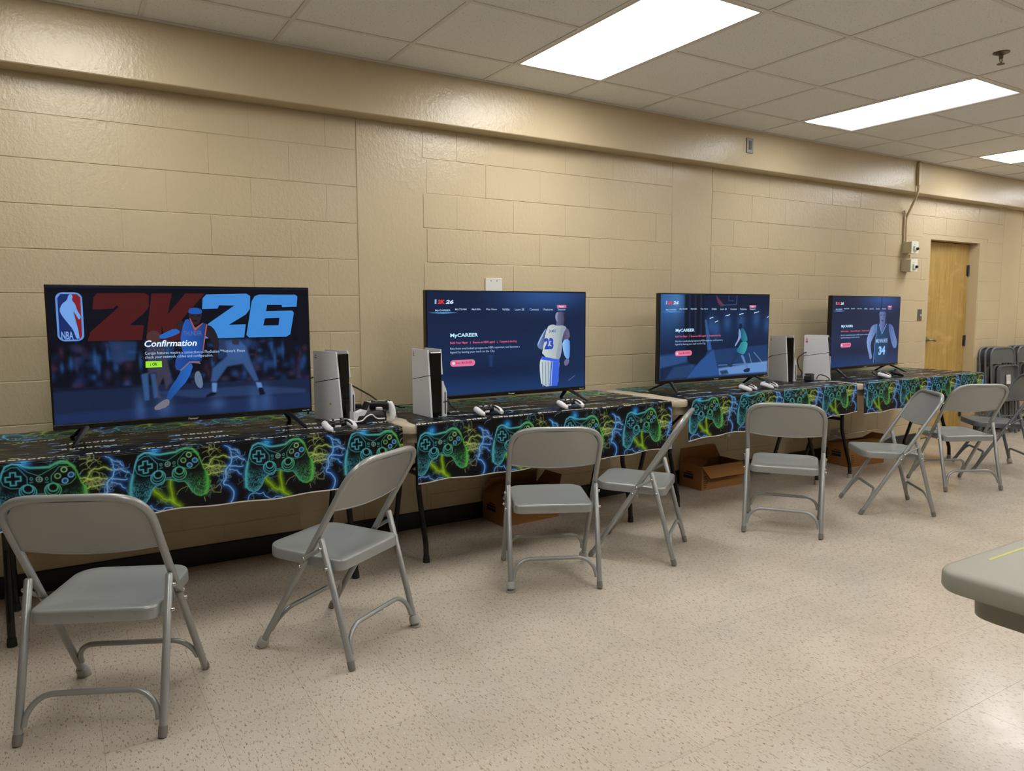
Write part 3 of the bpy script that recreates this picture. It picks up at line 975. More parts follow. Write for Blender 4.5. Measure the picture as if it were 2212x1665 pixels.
make_cloth(3.372, 5.125, -0.742, 0.262, 0.214, 3.521, 0.0036, 'black lightning print tablecloth beneath the TV with the dribbling player', 3, 0.03)
make_cloth(5.225, 6.99, -0.735, 0.232, 0.236, 5.40, 0.0042, 'black lightning print tablecloth beneath the TV with the dark-jersey player', 4)
# ------------------------------------------------------------------ televisions
TVW, TVH, ZB = 1.098, 0.612, 0.060      # body size, height of its lower edge above the table
SX0, SX1, SZ0, SZ1 = -TVW / 2 + 0.008, TVW / 2 - 0.008, ZB + 0.024, ZB + TVH - 0.008
SYF = -0.0262
class Pic:
    """raster painted in screen coordinates (s right, t down, both 0..1)"""
    def __init__(s, n, base):
        s.w = n; s.h = int(n * 9 / 16)
        s.S, s.T = np.meshgrid((np.arange(s.w) + .5) / s.w, (np.arange(s.h) + .5) / s.h)
        s.c = np.zeros((s.h, s.w, 3)); s.c[:] = lin(base)
    def add(s, a, col):
        a = np.clip(a, 0, 1)[..., None]; s.c = s.c * (1 - a) + np.array(lin(col)) * a
    def blob(s, x, y, rx, ry, col, a=1.0, p=2.0):
        s.add(a * np.exp(-(((s.S - x) / rx) ** 2 + ((s.T - y) / ry) ** 2) ** (p / 2)), col)
    def poly(s, pts, col, a=1.0, soft=0):
        acc = np.zeros(s.S.shape)
        for ox in (-.33, 0, .33):
            for oy in (-.33, 0, .33):
                acc += inside(pts, s.S + ox / s.w, s.T + oy / s.h)
        acc /= 9
        for _ in range(soft):
            acc = (acc + np.roll(acc, 1, 0) + np.roll(acc, -1, 0) + np.roll(acc, 1, 1) + np.roll(acc, -1, 1)) / 5
        s.add(acc * a, col)
    def line(s, pts, w, col, a=1.0):
        d_ = _dist([(x * 16 / 9, y) for x, y in pts], s.S * 16 / 9, s.T)
        s.add(a * np.clip((w - d_) * s.h + .5, 0, 1), col)

def flat(name, V2, F, col, parent, layer, mi='screen_picture'):
    """flat coloured shape on the screen; V2 in screen coordinates"""
    me = bpy.data.meshes.new(name)
    V3 = [(SX0 + (SX1 - SX0) * a, SYF - 0.0003 * layer, SZ1 - (SZ1 - SZ0) * b) for a, b in V2]
    me.from_pydata(V3, [], F)
    me.update()
    at = me.color_attributes.new('Col', 'FLOAT_COLOR', 'POINT')
    c = np.ones((len(V3), 4), np.float32)
    if callable(col):
        c[:, :3] = [col(a, b) for a, b in V2]
    else:
        c[:, :3] = lin(col)
    at.data.foreach_set('color', c.reshape(-1))
    me.materials.append(MATS[mi])
    return link(name, me, parent)
ROUND = {'player_figure', 'arm', 'arm_light', 'jersey', 'jersey_shade', 'shorts', 'head', 'head_light', 'face_shadow', 'shoe', 'sleeve', 'hand', 'leg', 'headband', 'logo_figure'}
def chaikin(lp, n=1):
    for _ in range(n):
        out = []
        for (x0, y0), (x1, y1) in zip(lp, lp[1:] + lp[:1]):
            out += [(x0 * .75 + x1 * .25, y0 * .75 + y1 * .25), (x0 * .25 + x1 * .75, y0 * .25 + y1 * .75)]
        lp = out
    return lp
def LG(c0, c1, x0, x1, y=False):
    """colour running from c0 to c1 across the printed picture"""
    a, b = np.array(lin(c0)), np.array(lin(c1))
    def f(s_, t_):
        k_ = min(1.0, max(0.0, ((t_ if y else s_) - x0) / (x1 - x0)))
        return a * (1 - k_) + b * k_
    return f
def shape(name, polys, col, parent, layer):
    V2 = []; F = []
    if name in ROUND:
        polys = [chaikin(list(q)) for q in polys]
    for poly in polys:                      # each entry: [outer, hole, ...]
        loops = poly if isinstance(poly[0][0], (tuple, list)) else [poly]
        o = len(V2)
        for lp in loops: V2 += list(lp)
        F += [tuple(i + o for i in t_) for t_ in tessellate_polygon([[Vector((x, y, 0)) for x, y in lp] for lp in loops])]
    return flat(name, V2, F, col, parent, layer)
def words(name, body, box, col, parent, layer=2, bold=0.0, shear=0.0, space=1.0):
    V, F = text_shape(body, bold, shear, space)
    (a, b), (c, d_) = box
    return flat(name, [(a + (c - a) * x, d_ - (d_ - b) * y) for x, y in V], F, col, parent, layer)
def rnd_rect(x0, y0, x1, y1, r, asp=16 / 9):
    return [(x / asp, y) for x, y in rrect(x0 * asp, y0, x1 * asp, y1, r, 5)]

def make_tv(x, y, rot, label, pic):
    t_ = thing('television', label, 'television', (x, y, ZT + 0.004), R(rot), 'televisions on the tables')
    g = MB(); g.box((-TVW / 2, -0.025, ZB), (TVW / 2, 0.012, ZB + TVH), ch=0.003)
    g.box((-TVW * 0.40, 0.012, ZB + 0.02), (TVW * 0.40, 0.055, ZB + TVH * 0.55), ch=0.01); body = g.build('body', 'tv_black', t_, None)
    g = MB(); g.box((-TVW / 2 + 0.002, -0.0275, ZB + 0.001), (TVW / 2 - 0.002, -0.0245, ZB + 0.021), ch=0.001); bz = g.build('bottom_bezel', 'tv_black', t_, None)
    g = MB(); g.box((SX0, -0.0274, ZB + 0.0215), (SX1, -0.0252, ZB + 0.0235)); g.build('bezel_edge', 'tv_grey', bz, None)
    V, F = text_shape('Pioneer', 0.01, 0.1)
    g = MB(); g.add([(-0.022 + 0.044 * a, -0.0279, ZB + 0.006 + 0.009 * b) for a, b in V], F); g.build('maker_mark', 'sticker', bz, None)
    V, F = text_shape('Roku TV', 0.02)
    g = MB(); g.add([(TVW / 2 - 0.048 + 0.034 * a, -0.0279, ZB + 0.007 + 0.006 * b) for a, b in V], F); g.build('maker_mark', 'sticker', bz, None)
    for sx in (-1, 1):
        fx = sx * (TVW / 2 - 0.125)
        g = MB()
        for q in (-1, 1):
            n = Vector((sx * 0.05, q * 0.125, -ZB)).normalized()
            a, b = Vector((fx, q * 0.006, ZB + 0.012)), Vector((fx + sx * 0.055, q * 0.135, 0.006))
            g.tube([a, a.lerp(b, .5), b, b + Vector((0, q * 0.012, -0.004))], [0.017, 0.014, 0.011, 0.009], 8, flat=0.55)
        g.build('foot', 'tv_black', t_)
    P_ = np.stack([SX0 + (SX1 - SX0) * pic.S, np.full(pic.S.shape, SYF + 0.0006), SZ1 - (SZ1 - SZ0) * pic.T], -1)
    # stretch the raster to the very edge of the panel
    P_[:, 0, 0] = SX0; P_[:, -1, 0] = SX1; P_[0, :, 2] = SZ1; P_[-1, :, 2] = SZ0
    scr = link('screen', grid_mesh('screen', P_[::-1], pic.c[::-1], 'screen_picture'), t_)
    return t_, scr

# --- first screen
p = Pic(420, '070b18')
rs = np.random.RandomState(5)
for _ in range(230):                                   # crowd
    x_, y_ = rs.rand(), 0.40 + rs.rand() * 0.36
    p.blob(x_, y_, 0.006 + rs.rand() * .012, 0.010 + rs.rand() * .03, ['0c1a3a', '15294f', '0a0d16', '2a2a4a', '1f3f70', '030409', '341f33'][rs.randint(7)], 0.8)
for _ in range(14):
    p.blob(rs.rand(), 0.46 + rs.rand() * 0.18, 0.006, 0.03 + rs.rand() * .03, '2a5a96', 0.5)
for x0_, x1_ in ((0.20, 0.30), (0.33, 0.44), (0.60, 0.74)):
    p.poly([(x0_, .40), (x1_, .41), (x1_ - .01, .55), (x0_ + .01, .56)], '274b7c', .45, 6)
p.poly([(-.1, -.1), (1.1, -.1), (1.1, .05), (-.1, .04)], '04050a', .6, 8)
p.poly([(0, .735), (1, .755), (1, 1.05), (0, 1.05)], '15223f', 1, 4)      # court
p.poly([(0, .735), (.33, .74), (.30, .755), (0, .76)], '0a0c14', .7, 3)
p.poly([(.35, .80), (.75, .79), (.98, .84), (.98, .875), (.5, .86)], '2c4472', .55, 5)
p.poly([(0, .93), (1, .88), (1, 1.02), (0, 1.02)], '1d2f5c', .6, 8)
for x_, w_, h_ in ((.39, .03, .08), (.60, .03, .05), (.80, .03, .12), (.30, .02, .1), (.75, .02, .1)):
    p.blob(x_, .92, w_, h_, '3a5a8f', .55)
p.poly([(.339, .445), (.403, .468), (.422, .717), (.399, .785), (.392, .685), (.37, .762), (.38, .863), (.358, .84), (.368, .644), (.335, .66)], '3f3c4e', .8, 2)
p.poly([(.31, .66), (.335, .65), (.335, .86), (.318, .86)], '35598c', .8, 2); p.poly([(.345, .66), (.362, .66), (.368, .84), (.352, .85)], '35598c', .7, 2)
p.poly([(.692, .419), (.724, .462), (.743, .588), (.773, .747), (.756, .756), (.71, .606), (.644, .623), (.598, .742), (.576, .74), (.584, .639), (.646, .541), (.654, .438)], '34568a', .85, 3)
p.poly([(.64, .42), (.70, .41), (.72, .47), (.71, .56), (.65, .57)], '35578c', .6, 3)
p.poly([(.665, .40), (.70, .41), (.695, .455), (.67, .45)], '2c2530', .9, 1)
p.poly([(.579, .751), (.6, .753), (.595, .834), (.58, .83)], '5d86bd', .9, 1); p.poly([(.761, .762), (.784, .769), (.79, .82), (.77, .82)], '5d86bd', .9, 1)
p.poly([(.58, .823), (.6, .83), (.59, .85), (.552, .868), (.556, .845)], '0a1020', 1, 1); p.poly([(.77, .81), (.79, .81), (.801, .868), (.776, .873)], '0a1020', 1, 1)
pic1 = p
tv, scr = make_tv(0.526, -0.440, 0.0, 'flat TV showing a Confirmation message over a giant red and blue title', pic1)
lg = shape('logo_plate', [rnd_rect(.027, .043, .117, .396, .045)], '5f8fd0', scr, 1)
shape('logo_field', [[(.034, .085), (.045, .056), (.075, .056), (.06, .15), (.064, .23), (.082, .30), (.10, .384), (.045, .384), (.034, .36)]], '182a66', lg, 2)
shape('logo_field', [[(.082, .056), (.10, .056), (.111, .08), (.109, .36), (.101, .384), (.096, .30), (.088, .21), (.082, .13)]], '7d1f26', lg, 2)
shape('logo_figure', [[(.071, .062), (.082, .058), (.086, .075), (.081, .098), (.092, .125), (.098, .175), (.109, .212), (.107, .235), (.101, .238), (.098, .228), (.090, .195), (.082, .165), (.086, .235), (.097, .30), (.10, .375), (.09, .384), (.08, .31), (.062, .26), (.044, .205), (.038, .17), (.048, .125), (.066, .10)]], '6f9fe0', lg, 3)
words('logo_letters', 'NBA', ((.040, .325), (.080, .382)), '7fa8e4', lg, 3, 0.02)
two = [(.169,.048),(.335,.043),(.353,.06),(.35,.148),(.334,.192),(.278,.283),(.329,.286),(.32,.398),(.127,.398),(.137,.333),(.153,.305),(.241,.149),(.236,.134),(.222,.161),(.15,.168),(.155,.08)]
shape('title_digit', [two], '481718', scr, 1)
shape('title_letter', [[(.363,.046),(.439,.045),(.42,.202),(.491,.044),(.566,.044),(.47,.252),(.491,.407),(.405,.407),(.395,.29),(.39,.406),(.333,.406)]], '481718', scr, 1)
shape('title_digit', [[(.572,.05),(.735,.041),(.751,.06),(.748,.163),(.73,.209),(.658,.29),(.728,.288),(.719,.394),(.56,.396),(.565,.32),(.575,.279),(.683,.137),(.621,.135),(.615,.161),(.553,.165),(.557,.08)]], '3c86d2', scr, 1)
shape('title_digit', [[[(.79,.047),(.945,.046),(.956,.06),(.951,.146),(.887,.15),(.884,.131),(.822,.131),(.816,.183),(.93,.178),(.938,.195),(.919,.375),(.901,.395),(.74,.395),(.729,.375),(.757,.10),(.77,.06)], [(.81,.241),(.873,.238),(.868,.299),(.802,.3)]]], '3c86d2', scr, 1)
fg = shape('player_figure', [[(.471,.591),(.512,.584),(.488,.713),(.439,.809),(.412,.876),(.397,.864),(.41,.786),(.448,.689)]], LG('1b4688', '2462ba', .40, .50), scr, 2)
shape('shorts', [[(.463,.491),(.551,.505),(.538,.595),(.497,.583),(.459,.645),(.437,.629),(.442,.539)]], LG('22489a', '14306c', .44, .55), fg, 3)
shape('shorts_trim', [[(.533,.575),(.538,.595),(.497,.583),(.459,.645),(.455,.64),(.494,.572)]], '7a6a72', fg, 4)
shape('arm', [[(.562,.283),(.593,.304),(.612,.386),(.616,.457),(.599,.579),(.583,.588),(.594,.467),(.575,.395),(.56,.374)]], '221c26', fg, 3)
shape('sleeve', [[(.445,.311),(.401,.349),(.381,.369),(.39,.398),(.441,.37),(.468,.34)]], '2463b8', fg, 3)
shape('arm', [[(.48,.252),(.457,.252),(.445,.311),(.466,.345),(.473,.332)]], '2a2028', fg, 3)
shape('jersey', [[(.48,.252),(.501,.237),(.522,.323),(.557,.273),(.57,.284),(.56,.374),(.549,.495),(.533,.575),(.477,.541),(.46,.421)]], LG('2358b0', '163a80', .47, .57), fg, 4)
shape('jersey_trim', [[(.501,.237),(.505,.236),(.522,.312),(.553,.272),(.557,.273),(.524,.33),(.519,.33)], [(.566,.284),(.571,.286),(.551,.495),(.547,.493)]], 'a8513c', fg, 5)
words('jersey_letters', 'THUNDER', ((.476, .335), (.548, .372)), '55679a', fg, 6, 0.01, -0.1)
shape('head', [[(.5,.163),(.526,.151),(.552,.168),(.55,.223),(.539,.278),(.523,.293),(.505,.267),(.499,.222)]], '2b2028', fg, 4)
shape('face_shadow', [[(.512,.25),(.535,.25),(.53,.262),(.516,.262)], [(.508,.213),(.52,.213),(.52,.22),(.508,.22)], [(.531,.213),(.545,.213),(.545,.22),(.531,.22)]], '120d12', fg, 6)
shape('headband', [[(.5,.163),(.526,.151),(.553,.168),(.551,.205),(.499,.203)]], '1c55ae', fg, 5)
shape('shoe', [[(.398,.854),(.412,.871),(.406,.915),(.36,.945),(.348,.923),(.366,.891)]], '71707c', fg, 3)
shape('shoe', [[(.516,.654),(.534,.651),(.545,.748),(.538,.793),(.52,.776),(.509,.714)]], '5f728c', fg, 3)
shape('ball', [[(.363 + .026 * math.cos(a / 12 * PI), .374 + .046 * math.sin(a / 12 * PI)) for a in range(24)]], '4a3030', fg, 2)
words('title_text', 'Confirmation', ((.327, .401), (.526, .452)), 'e6f2fa', scr, 7, 0.02, 0.22)
words('body_text', 'Certain features require a connection to PlayStation\u2122Network. Please', ((.327, .487), (.72, .517)), 'a9c8ea', scr, 7)
words('body_text', 'check your network cables and configuration.', ((.327, .518), (.588, .546)), 'a9c8ea', scr, 7)
bt = shape('button', [[(.328,.561),(.388,.562),(.388,.610),(.327,.609)]], '9be83a', scr, 7)
words('button_text', '\u203a OK', ((.343, .573), (.372, .597)), '16240c', bt, 8, 0.02, 0.2)

# --- the menu shared by the other three screens
def menu(scr, soft=1.0, heroblend=1.0):
    lg = words('logo_letters', '2K', ((.058, .079), (.101, .118)), 'e23a34', scr, 2, 0.05, 0.2)
    words('logo_digits', '26', ((.104, .079), (.150, .118)), 'cfe4f5', lg, 2, 0.04, 0.2)
    shape('logo_plate', [[(.043, .076), (.053, .076), (.052, .118), (.042, .118)]], '8fb4de', lg, 2)
    shape('underline', [[(.007, .203), (.09, .198), (.175, .203), (.09, .211)]], '5f9fe0', scr, 2)
    for nm, a, b in (('MyTEAM', .159, .225), ('MyNBA', .257, .311), ('Play Now', .344, .410), ('WNBA', .443, .490), ('Learn 2K', .523, .585), ('Connect', .618, .679), ('Features', .712, .774), ('Season', .806, .860)):
        words('menu_text', nm, ((a, .162), (b, .184)), 'a9c4e2', scr, 2, 0.012)
    words('menu_text', 'MyCAREER', ((.044, .171), (.132, .193)), '9fc8f2', scr, 3, 0.015)
    bd = shape('badge', [rnd_rect(.802, .127, .866, .157, .004)], 'd06a9a', scr, 2)
    words('badge_text', 'Next', ((.815, .133), (.848, .152)), 'f0e6f0', bd, 3, 0.02)
    words('title_text', 'MyCAREER', ((.129, .402), (.293, .449)), 'bfe4fa', scr, 2, 0.03)
    for nm, a, b in (('Build Your Player', .128, .232), ('Become an NBA Legend', .263, .395), ('Compete in the City', .425, .534)):
        words('strap_text', nm, ((a, .482), (b, .510)), 'd8607e', scr, 2, 0.02, 0, 0.95)
    for a in (.246, .409):
        shape('divider', [[(a, .484), (a + .002, .484), (a + .002, .508), (a, .508)]], 'd8607e', scr, 2)
    words('body_text', 'Rise from overlooked prospect to NBA superstar, and become a', ((.128, .538), (.553, .566)), '9fc0e6', scr, 2, 0.004)
    words('body_text', 'legend by leaving your mark on the City.', ((.128, .573), (.396, .601)), '9fc0e6', scr, 2, 0.004)
    bt = shape('button', [rnd_rect(.127, .661, .274, .724, .030)], 'e0759a', scr, 2)
    words('button_text', 'Enter MyCAREER', ((.160, .678), (.258, .706)), '8a2f58', bt, 3, 0.012)
    shape('button_icon', [[(.146 + .008 * math.cos(a * PI / 6), .692 + .014 * math.sin(a * PI / 6)) for a in range(12)]], 'd8e2f4', bt, 3)

def blue_room(n):
    p = Pic(n, '111f3d')
    p.add(np.clip((p.T - .1) * .9, 0, .6), '173058')
    p.blob(.72, .02, .25, .14, '2c5290', .9)
    p.blob(.35, .78, .45, .10, '0e1c3c', .7)
    p.add(np.clip((p.T - .82) * 3, 0, .5), '1e4078')
    return p
# --- second screen
p = blue_room(300)
p.poly([(.36, .62), (.385, .62), (.38, .74), (.362, .74)], '24406e', .6, 2)
p.line([(.885, .93), (.93, .88)], .002, '8fb0dc', .5)
tv, scr = make_tv(2.288, -0.365, 0.0, 'flat TV showing the back of a basketball player in white jersey 23', p)
menu(scr)
fg = shape('player_figure', [[(.788,.246),(.797,.204),(.826,.192),(.86,.204),(.868,.253),(.864,.296),(.846,.333),(.848,.36),(.795,.36),(.800,.31),(.795,.289)]], LG('6a6f94', '2c2c44', .79, .865), scr, 1)
shape('head_light', [[(.79,.246),(.798,.206),(.812,.196),(.802,.25),(.806,.30),(.796,.287)]], '8a92b8', fg, 2)
shape('face_shadow', [[(.848,.22),(.862,.21),(.868,.253),(.864,.296),(.85,.33),(.853,.27)]], '23233c', fg, 2)
shape('arm', [[(.733,.355),(.696,.438),(.668,.534),(.674,.57),(.706,.596),(.715,.512),(.737,.427)]], LG('7288b8', '3c3d60', .67, .74), fg, 1)
shape('arm_light', [[(.733,.355),(.696,.438),(.668,.534),(.673,.55),(.708,.44)]], '8fb4e0', fg, 2)
shape('arm', [[(.862,.358),(.888,.395),(.894,.482),(.841,.505),(.824,.418)]], LG('4a4060', '6a6080', .83, .89), fg, 1)
shape('sleeve', [[(.838,.498),(.889,.482),(.894,.581),(.89,.699),(.869,.698),(.848,.641)]], LG('92c2f6', '5a90d6', .84, .895), fg, 2)
shape('hand', [[(.864,.697),(.89,.703),(.885,.755),(.859,.775),(.85,.734)]], '6a6a8c', fg, 1)
shape('jersey', [[(.733,.355),(.771,.325),(.800,.345),(.846,.340),(.871,.364),(.851,.41),(.838,.48),(.84,.578),(.822,.707),(.697,.663),(.715,.512)]], LG('c8d3cf', '8b9bab', .71, .86), fg, 2)
shape('jersey_shade', [[(.83,.35),(.871,.364),(.851,.41),(.838,.48),(.84,.578),(.822,.707),(.79,.695),(.82,.5)]], '8f9fae', fg, 3)
words('jersey_letters', 'JAMES', ((.748, .385), (.795, .42)), '4a5aa0', fg, 4, 0.02, 0.05)
words('jersey_number', '23', ((.716, .469), (.779, .590)), '2c48b8', fg, 4, 0.06, -0.05)
sh_ = shape('shorts', [[(.697,.663),(.822,.707),(.817,.812),(.811,.978),(.698,.978),(.687,.839),(.684,.729)]], LG('c2d0d4', '8fa2b2', .69, .81), fg, 2)
for q in range(3):
    shape('shorts_fold', [[(.70 + .02 * q, .72), (.706 + .02 * q, .72), (.71 + .02 * q, .975), (.704 + .02 * q, .975)]], '8496a6', sh_, 3)
shape('shorts_stripe', [[(.776,.716),(.818,.725),(.817,.836),(.807,.978),(.765,.978),(.77,.833)]], '3a62d8', sh_, 3)
shape('shorts_stripe', [[(.764,.712),(.772,.714),(.764,.833),(.760,.978),(.752,.978),(.757,.833)]], '3a62d8', sh_, 3)
shape('waistband', [[(.7,.659),(.822,.703),(.818,.725),(.695,.693)]], '3a5ce0', sh_, 4)

# --- third screen
p = Pic(260, '0e1a33')
p.add(np.clip(1 - np.abs(p.T - .45) * 2.2, 0, 1) * .5, '16305a')
p.blob(.05, .0, .12, .35, '3a6aa8', .9); p.blob(.14, .05, .06, .2, '4f82c0', .6)
p.poly([(0, .70), (1, .63), (1, 1.02), (0, 1.02)], '1c3a66', 1, 2)
p.poly([(0, .72), (.25, .70), (.22, .80), (0, .86)], '2c4f82', .8, 3)
p.poly([(.203,.0),(.373,.0),(.385,.325),(.424,.661),(.352,.853),(.244,.82),(.206,.537)], '0d1526', .95, 2)
for q in (.24, .29, .34):
    p.poly([(q, .0), (q + .015, .0), (q + .02, .5), (q + .005, .5)], '1a2a48', .8, 1)
p.poly([(.385,.30),(.40,.30),(.455,.67),(.415,.67)], '2f5c98', .9, 1)
p.poly([(0, .86), (.25, .80), (.30, .99), (0, 1.0)], '14233f', .9, 2); p.poly([(.12, .85), (.30, .83), (.26, .98), (.05, .99)], '2a4a78', .6, 3)
p.poly([(.352,.792),(.471,.663),(.525,.981),(.236,.99)], '28508c', 1, 1)
p.poly([(.479,.0),(.56,.13),(.53,.14),(.50,.10)], '6a3a58', .8, 1)
p.line([(.545,.125),(.675,.118),(.679,.01)], .004, '3c5a8c', .9); p.line([(.60,.01),(.60,.07),(.65,.07)], .003, '3c5a8c', .9)
for x_, y_ in ((.444,.277),(.491,.322),(.594,.249),(.725,.233),(.874,.214),(.987,.274)):
    p.blob(x_, y_ + .09, .035, .10, '33588f', .6)
p.poly([(.52, .90), (1, .84), (1, .98), (.53, .98)], '6a94d0', .85, 2)
p.line([(.81, .73), (.845, .88)], .004, '7fa0d0', .8); p.line([(.86, .72), (.965, .88)], .004, '7fa0d0', .8); p.line([(.52, .86), (1, .86)], .004, '7fa0d0', .6)
p.poly([(.53, .93), (.60, .92), (.62, .97), (.55, .98)], '14233f', .9, 2)
tv, scr = make_tv(3.996, -0.372, 0.0, 'flat TV showing a player in a green uniform on a dim indoor court', p)
menu(scr)
for x_, y_, dx in ((.444,.277,.016),(.491,.322,.014),(.594,.249,.02),(.725,.233,.02),(.874,.214,.024),(.99,.274,.008)):
    shape('hall_lamp', [[(x_ - dx, y_ + .004), (x_ + dx, y_ - .012), (x_ + dx, y_ - .003), (x_ - dx, y_ + .014)]], 'd8e8fa', scr, 1)
fg = shape('player_figure', [[(.702,.359),(.731,.348),(.736,.399),(.724,.43),(.708,.424)]], '14203c', scr, 1)
shape('arm', [[(.712,.411),(.732,.514),(.699,.589),(.675,.638),(.665,.625),(.703,.538),(.702,.436)]], '7f9cc8', fg, 2)
shape('jersey', [[(.717,.411),(.751,.412),(.787,.516),(.792,.581),(.733,.578),(.723,.513)]], LG('1a5470', '2a8a9a', .72, .79), fg, 2)
shape('shorts', [[(.733,.578),(.795,.584),(.788,.671),(.759,.746),(.72,.724),(.68,.696),(.714,.628)]], LG('1f6d86', '3fa0a6', .69, .79), fg, 3)
shape('leg', [[(.676,.702),(.715,.724),(.686,.792),(.653,.866),(.638,.852),(.662,.777)]], '1c3458', fg, 2)
shape('leg', [[(.725,.744),(.759,.753),(.785,.864),(.806,.904),(.781,.915),(.755,.823)]], '5a7cae', fg, 2)
shape('shoe', [[(.59,.835),(.653,.853),(.644,.897),(.61,.875)]], '16344c', fg, 3)
shape('shoe', [[(.751,.938),(.821,.906),(.826,.964),(.772,.972)]], '12304a', fg, 3)

# --- fourth screen
p = blue_room(240)
p.poly([(.70, 0), (.712, 0), (.712, .2), (.70, .2)], '0b1228', .8, 1)
tv, scr = make_tv(5.935, -0.262, 4.0, 'flat TV showing a player facing forward in dark jersey 34', p)
menu(scr)
fg = shape('player_figure', [[(.672,.219),(.708,.192),(.766,.199),(.782,.26),(.769,.343),(.775,.41),(.728,.54),(.68,.41),(.688,.355)]], LG('7284b8', '3f4c80', .66, .79), scr, 1)
shape('face_shadow', [[(.69,.262),(.715,.262),(.715,.275),(.69,.275)], [(.738,.262),(.765,.262),(.765,.275),(.738,.275)], [(.705,.345),(.75,.345),(.745,.36),(.71,.36)], [(.674,.22),(.708,.192),(.766,.199),(.78,.23),(.74,.215),(.70,.215)]], '2c3866', fg, 2)
shape('arm', [[(.655,.395),(.566,.422),(.538,.517),(.497,.628),(.516,.755),(.546,.857),(.561,.93),(.598,.903),(.575,.801),(.56,.686),(.61,.575),(.65,.5)]], LG('86a0d6', '46609c', .5, .66), fg, 1)
shape('arm', [[(.82,.392),(.897,.428),(.93,.542),(.971,.658),(.974,.761),(.936,.788),(.896,.728),(.863,.612),(.83,.5)]], LG('425a94', '6d88c2', .82, .97), fg, 1)
shape('jersey', [[(.645,.396),(.682,.41),(.728,.551),(.792,.398),(.829,.399),(.833,.582),(.828,.725),(.825,.978),(.613,.978),(.626,.717),(.642,.576)]], LG('1d4c78', '12345a', .62, .83), fg, 2)
shape('jersey_trim', [[(.676,.408),(.684,.41),(.728,.54),(.788,.4),(.797,.4),(.729,.565)]], '6f9fd0', fg, 3)
shape('jersey_trim', [[(.640,.40),(.646,.40),(.643,.576),(.628,.717),(.616,.978),(.611,.978),(.622,.717),(.638,.576)]], '6f9fd0', fg, 3)
words('jersey_letters', 'MILWAUKEE', ((.645, .625), (.822, .685)), '9fc0ea', fg, 3, 0.02)
words('jersey_number', '34', ((.688, .737), (.792, .869)), '8fc0f4', fg, 3, 0.05)
# ------------------------------------------------------------------ game consoles
ROTYZ = Matrix(((0, 1, 0, 0), (1, 0, 0, 0), (0, 0, 1, 0), (0, 0, 0, 1)))      # polygon (y,z) extruded along x
def bowed(poly, x0, x1, bulge, sub=6):
    """plate in the y-z plane between x0 and x1 whose outer side bows by a little"""
    return poly
def make_console(LBx, LBy, ang, label, marks='grey', sticker=False):
    """LB: rear left foot, ang: turn of the front away from -y"""
    th = R(ang)
    f_ = Vector((math.sin(th), -math.cos(th))); r_ = Vector((math.cos(th), math.sin(th)))
    c = Vector((LBx, LBy)) + f_ * 0.105 + r_ * 0.045
    t_ = thing('game_console', label, 'game console', (c.x, c.y, ZT + 0.005), th, 'game consoles standing upright')
    H = 0.352
    def ye(z): return -0.107 + 0.034 * z / H             # front edge of the plates leans back
    sl = lambda y: 0.188 + (0.098 - y) / 0.2 * 0.034      # slit height along the plate
    g = MB(); g.prism([(0.100, 0.0), (ye(0), 0.0), (ye(.215), sl(ye(.215)) - 0.002), (0.100, sl(0.1) - 0.002)], -0.047, -0.037, xf=ROTYZ); lo = g.build('lower_side_plate', 'console_white', t_, None)
    g = MB(); g.prism([(0.100, sl(0.1) + 0.002), (ye(.22), sl(ye(.22)) + 0.002), (ye(H), H), (0.100, H + 0.002)], -0.047, -0.037, xf=ROTYZ); up = g.build('upper_side_plate', 'console_white', t_, None)
    g = MB(); g.box((-0.037, -0.086, 0.0), (0.030, 0.104, H - 0.012), ch=0.004); core = g.build('core', 'console_black', t_, None)
    g = MB(); g.box((-0.037, 0.0, sl(0) - 0.004), (0.030, 0.001, sl(0) + 0.004)); 
    # far plate with the disc drive bulge
    g = MB(); g.prism([(0.100, sl(0.1) + 0.002), (ye(.22), sl(ye(.22)) + 0.002), (ye(H), H + 0.002), (0.100, H + 0.004)], 0.030, 0.038, xf=ROTYZ); g.build('upper_side_plate', 'console_white', t_, None)
    g = MB(); n0 = [(0.030, 0.0), (0.056, 0.0), (0.056, 0.130), (0.052, 0.146), (0.040, 0.172), (0.038, 0.186), (0.030, 0.186)]
    g.prism(n0, ye(.1) + 0.004, 0.098); dr = g.build('drive_side_plate', 'console_white', t_, None)
    g = MB(); g.box((0.0435, ye(.1) + 0.001, 0.012), (0.0475, ye(.1) + 0.0065, 0.128)); g.build('disc_slot', 'console_black', dr, None)
    g = MB(); g.box((-0.0475, -0.09, sl(0) - 0.03), (-0.0365, 0.095, sl(0) - 0.0299))
    g = MB(); g.lathe([(0.052, -0.004), (0.052, 0.0)], 24); g.build('stand', 'console_black', t_)
    mk = 'mark_pink' if marks == 'pink' else 'mark_grey'
    g = MB()
    g.box((-0.0476, 0.080, H - 0.034), (-0.0469, 0.083, H - 0.014)); g.box((-0.0476, 0.070, H - 0.036), (-0.0469, 0.090, H - 0.032)); g.box((-0.0476, 0.074, H - 0.026), (-0.0469, 0.080, H - 0.022))
    if marks == 'pink':
        g.box((-0.0476, 0.072, H - 0.056), (-0.0469, 0.088, H - 0.042))
    g.build('emblem', mk, up, None)
    if sticker:
        g = MB(); g.tube([(-0.0469, -0.025, 0.085), (-0.0476, -0.025, 0.085)], 0.007, 16); g.build('sticker', 'mark_yellow', lo)
        g = MB(); g.box((-0.0479, -0.028, 0.082), (-0.0475, -0.022, 0.088)); g.build('sticker_print', 'mark_grey', lo, None)
    return t_
make_console(1.135, -0.300, 23, 'upright white game console with a yellow sticker beside the charging dock', sticker=True)
make_console(1.648, -0.400, 3, 'upright white game console in front of the edge of the white-jersey player TV')
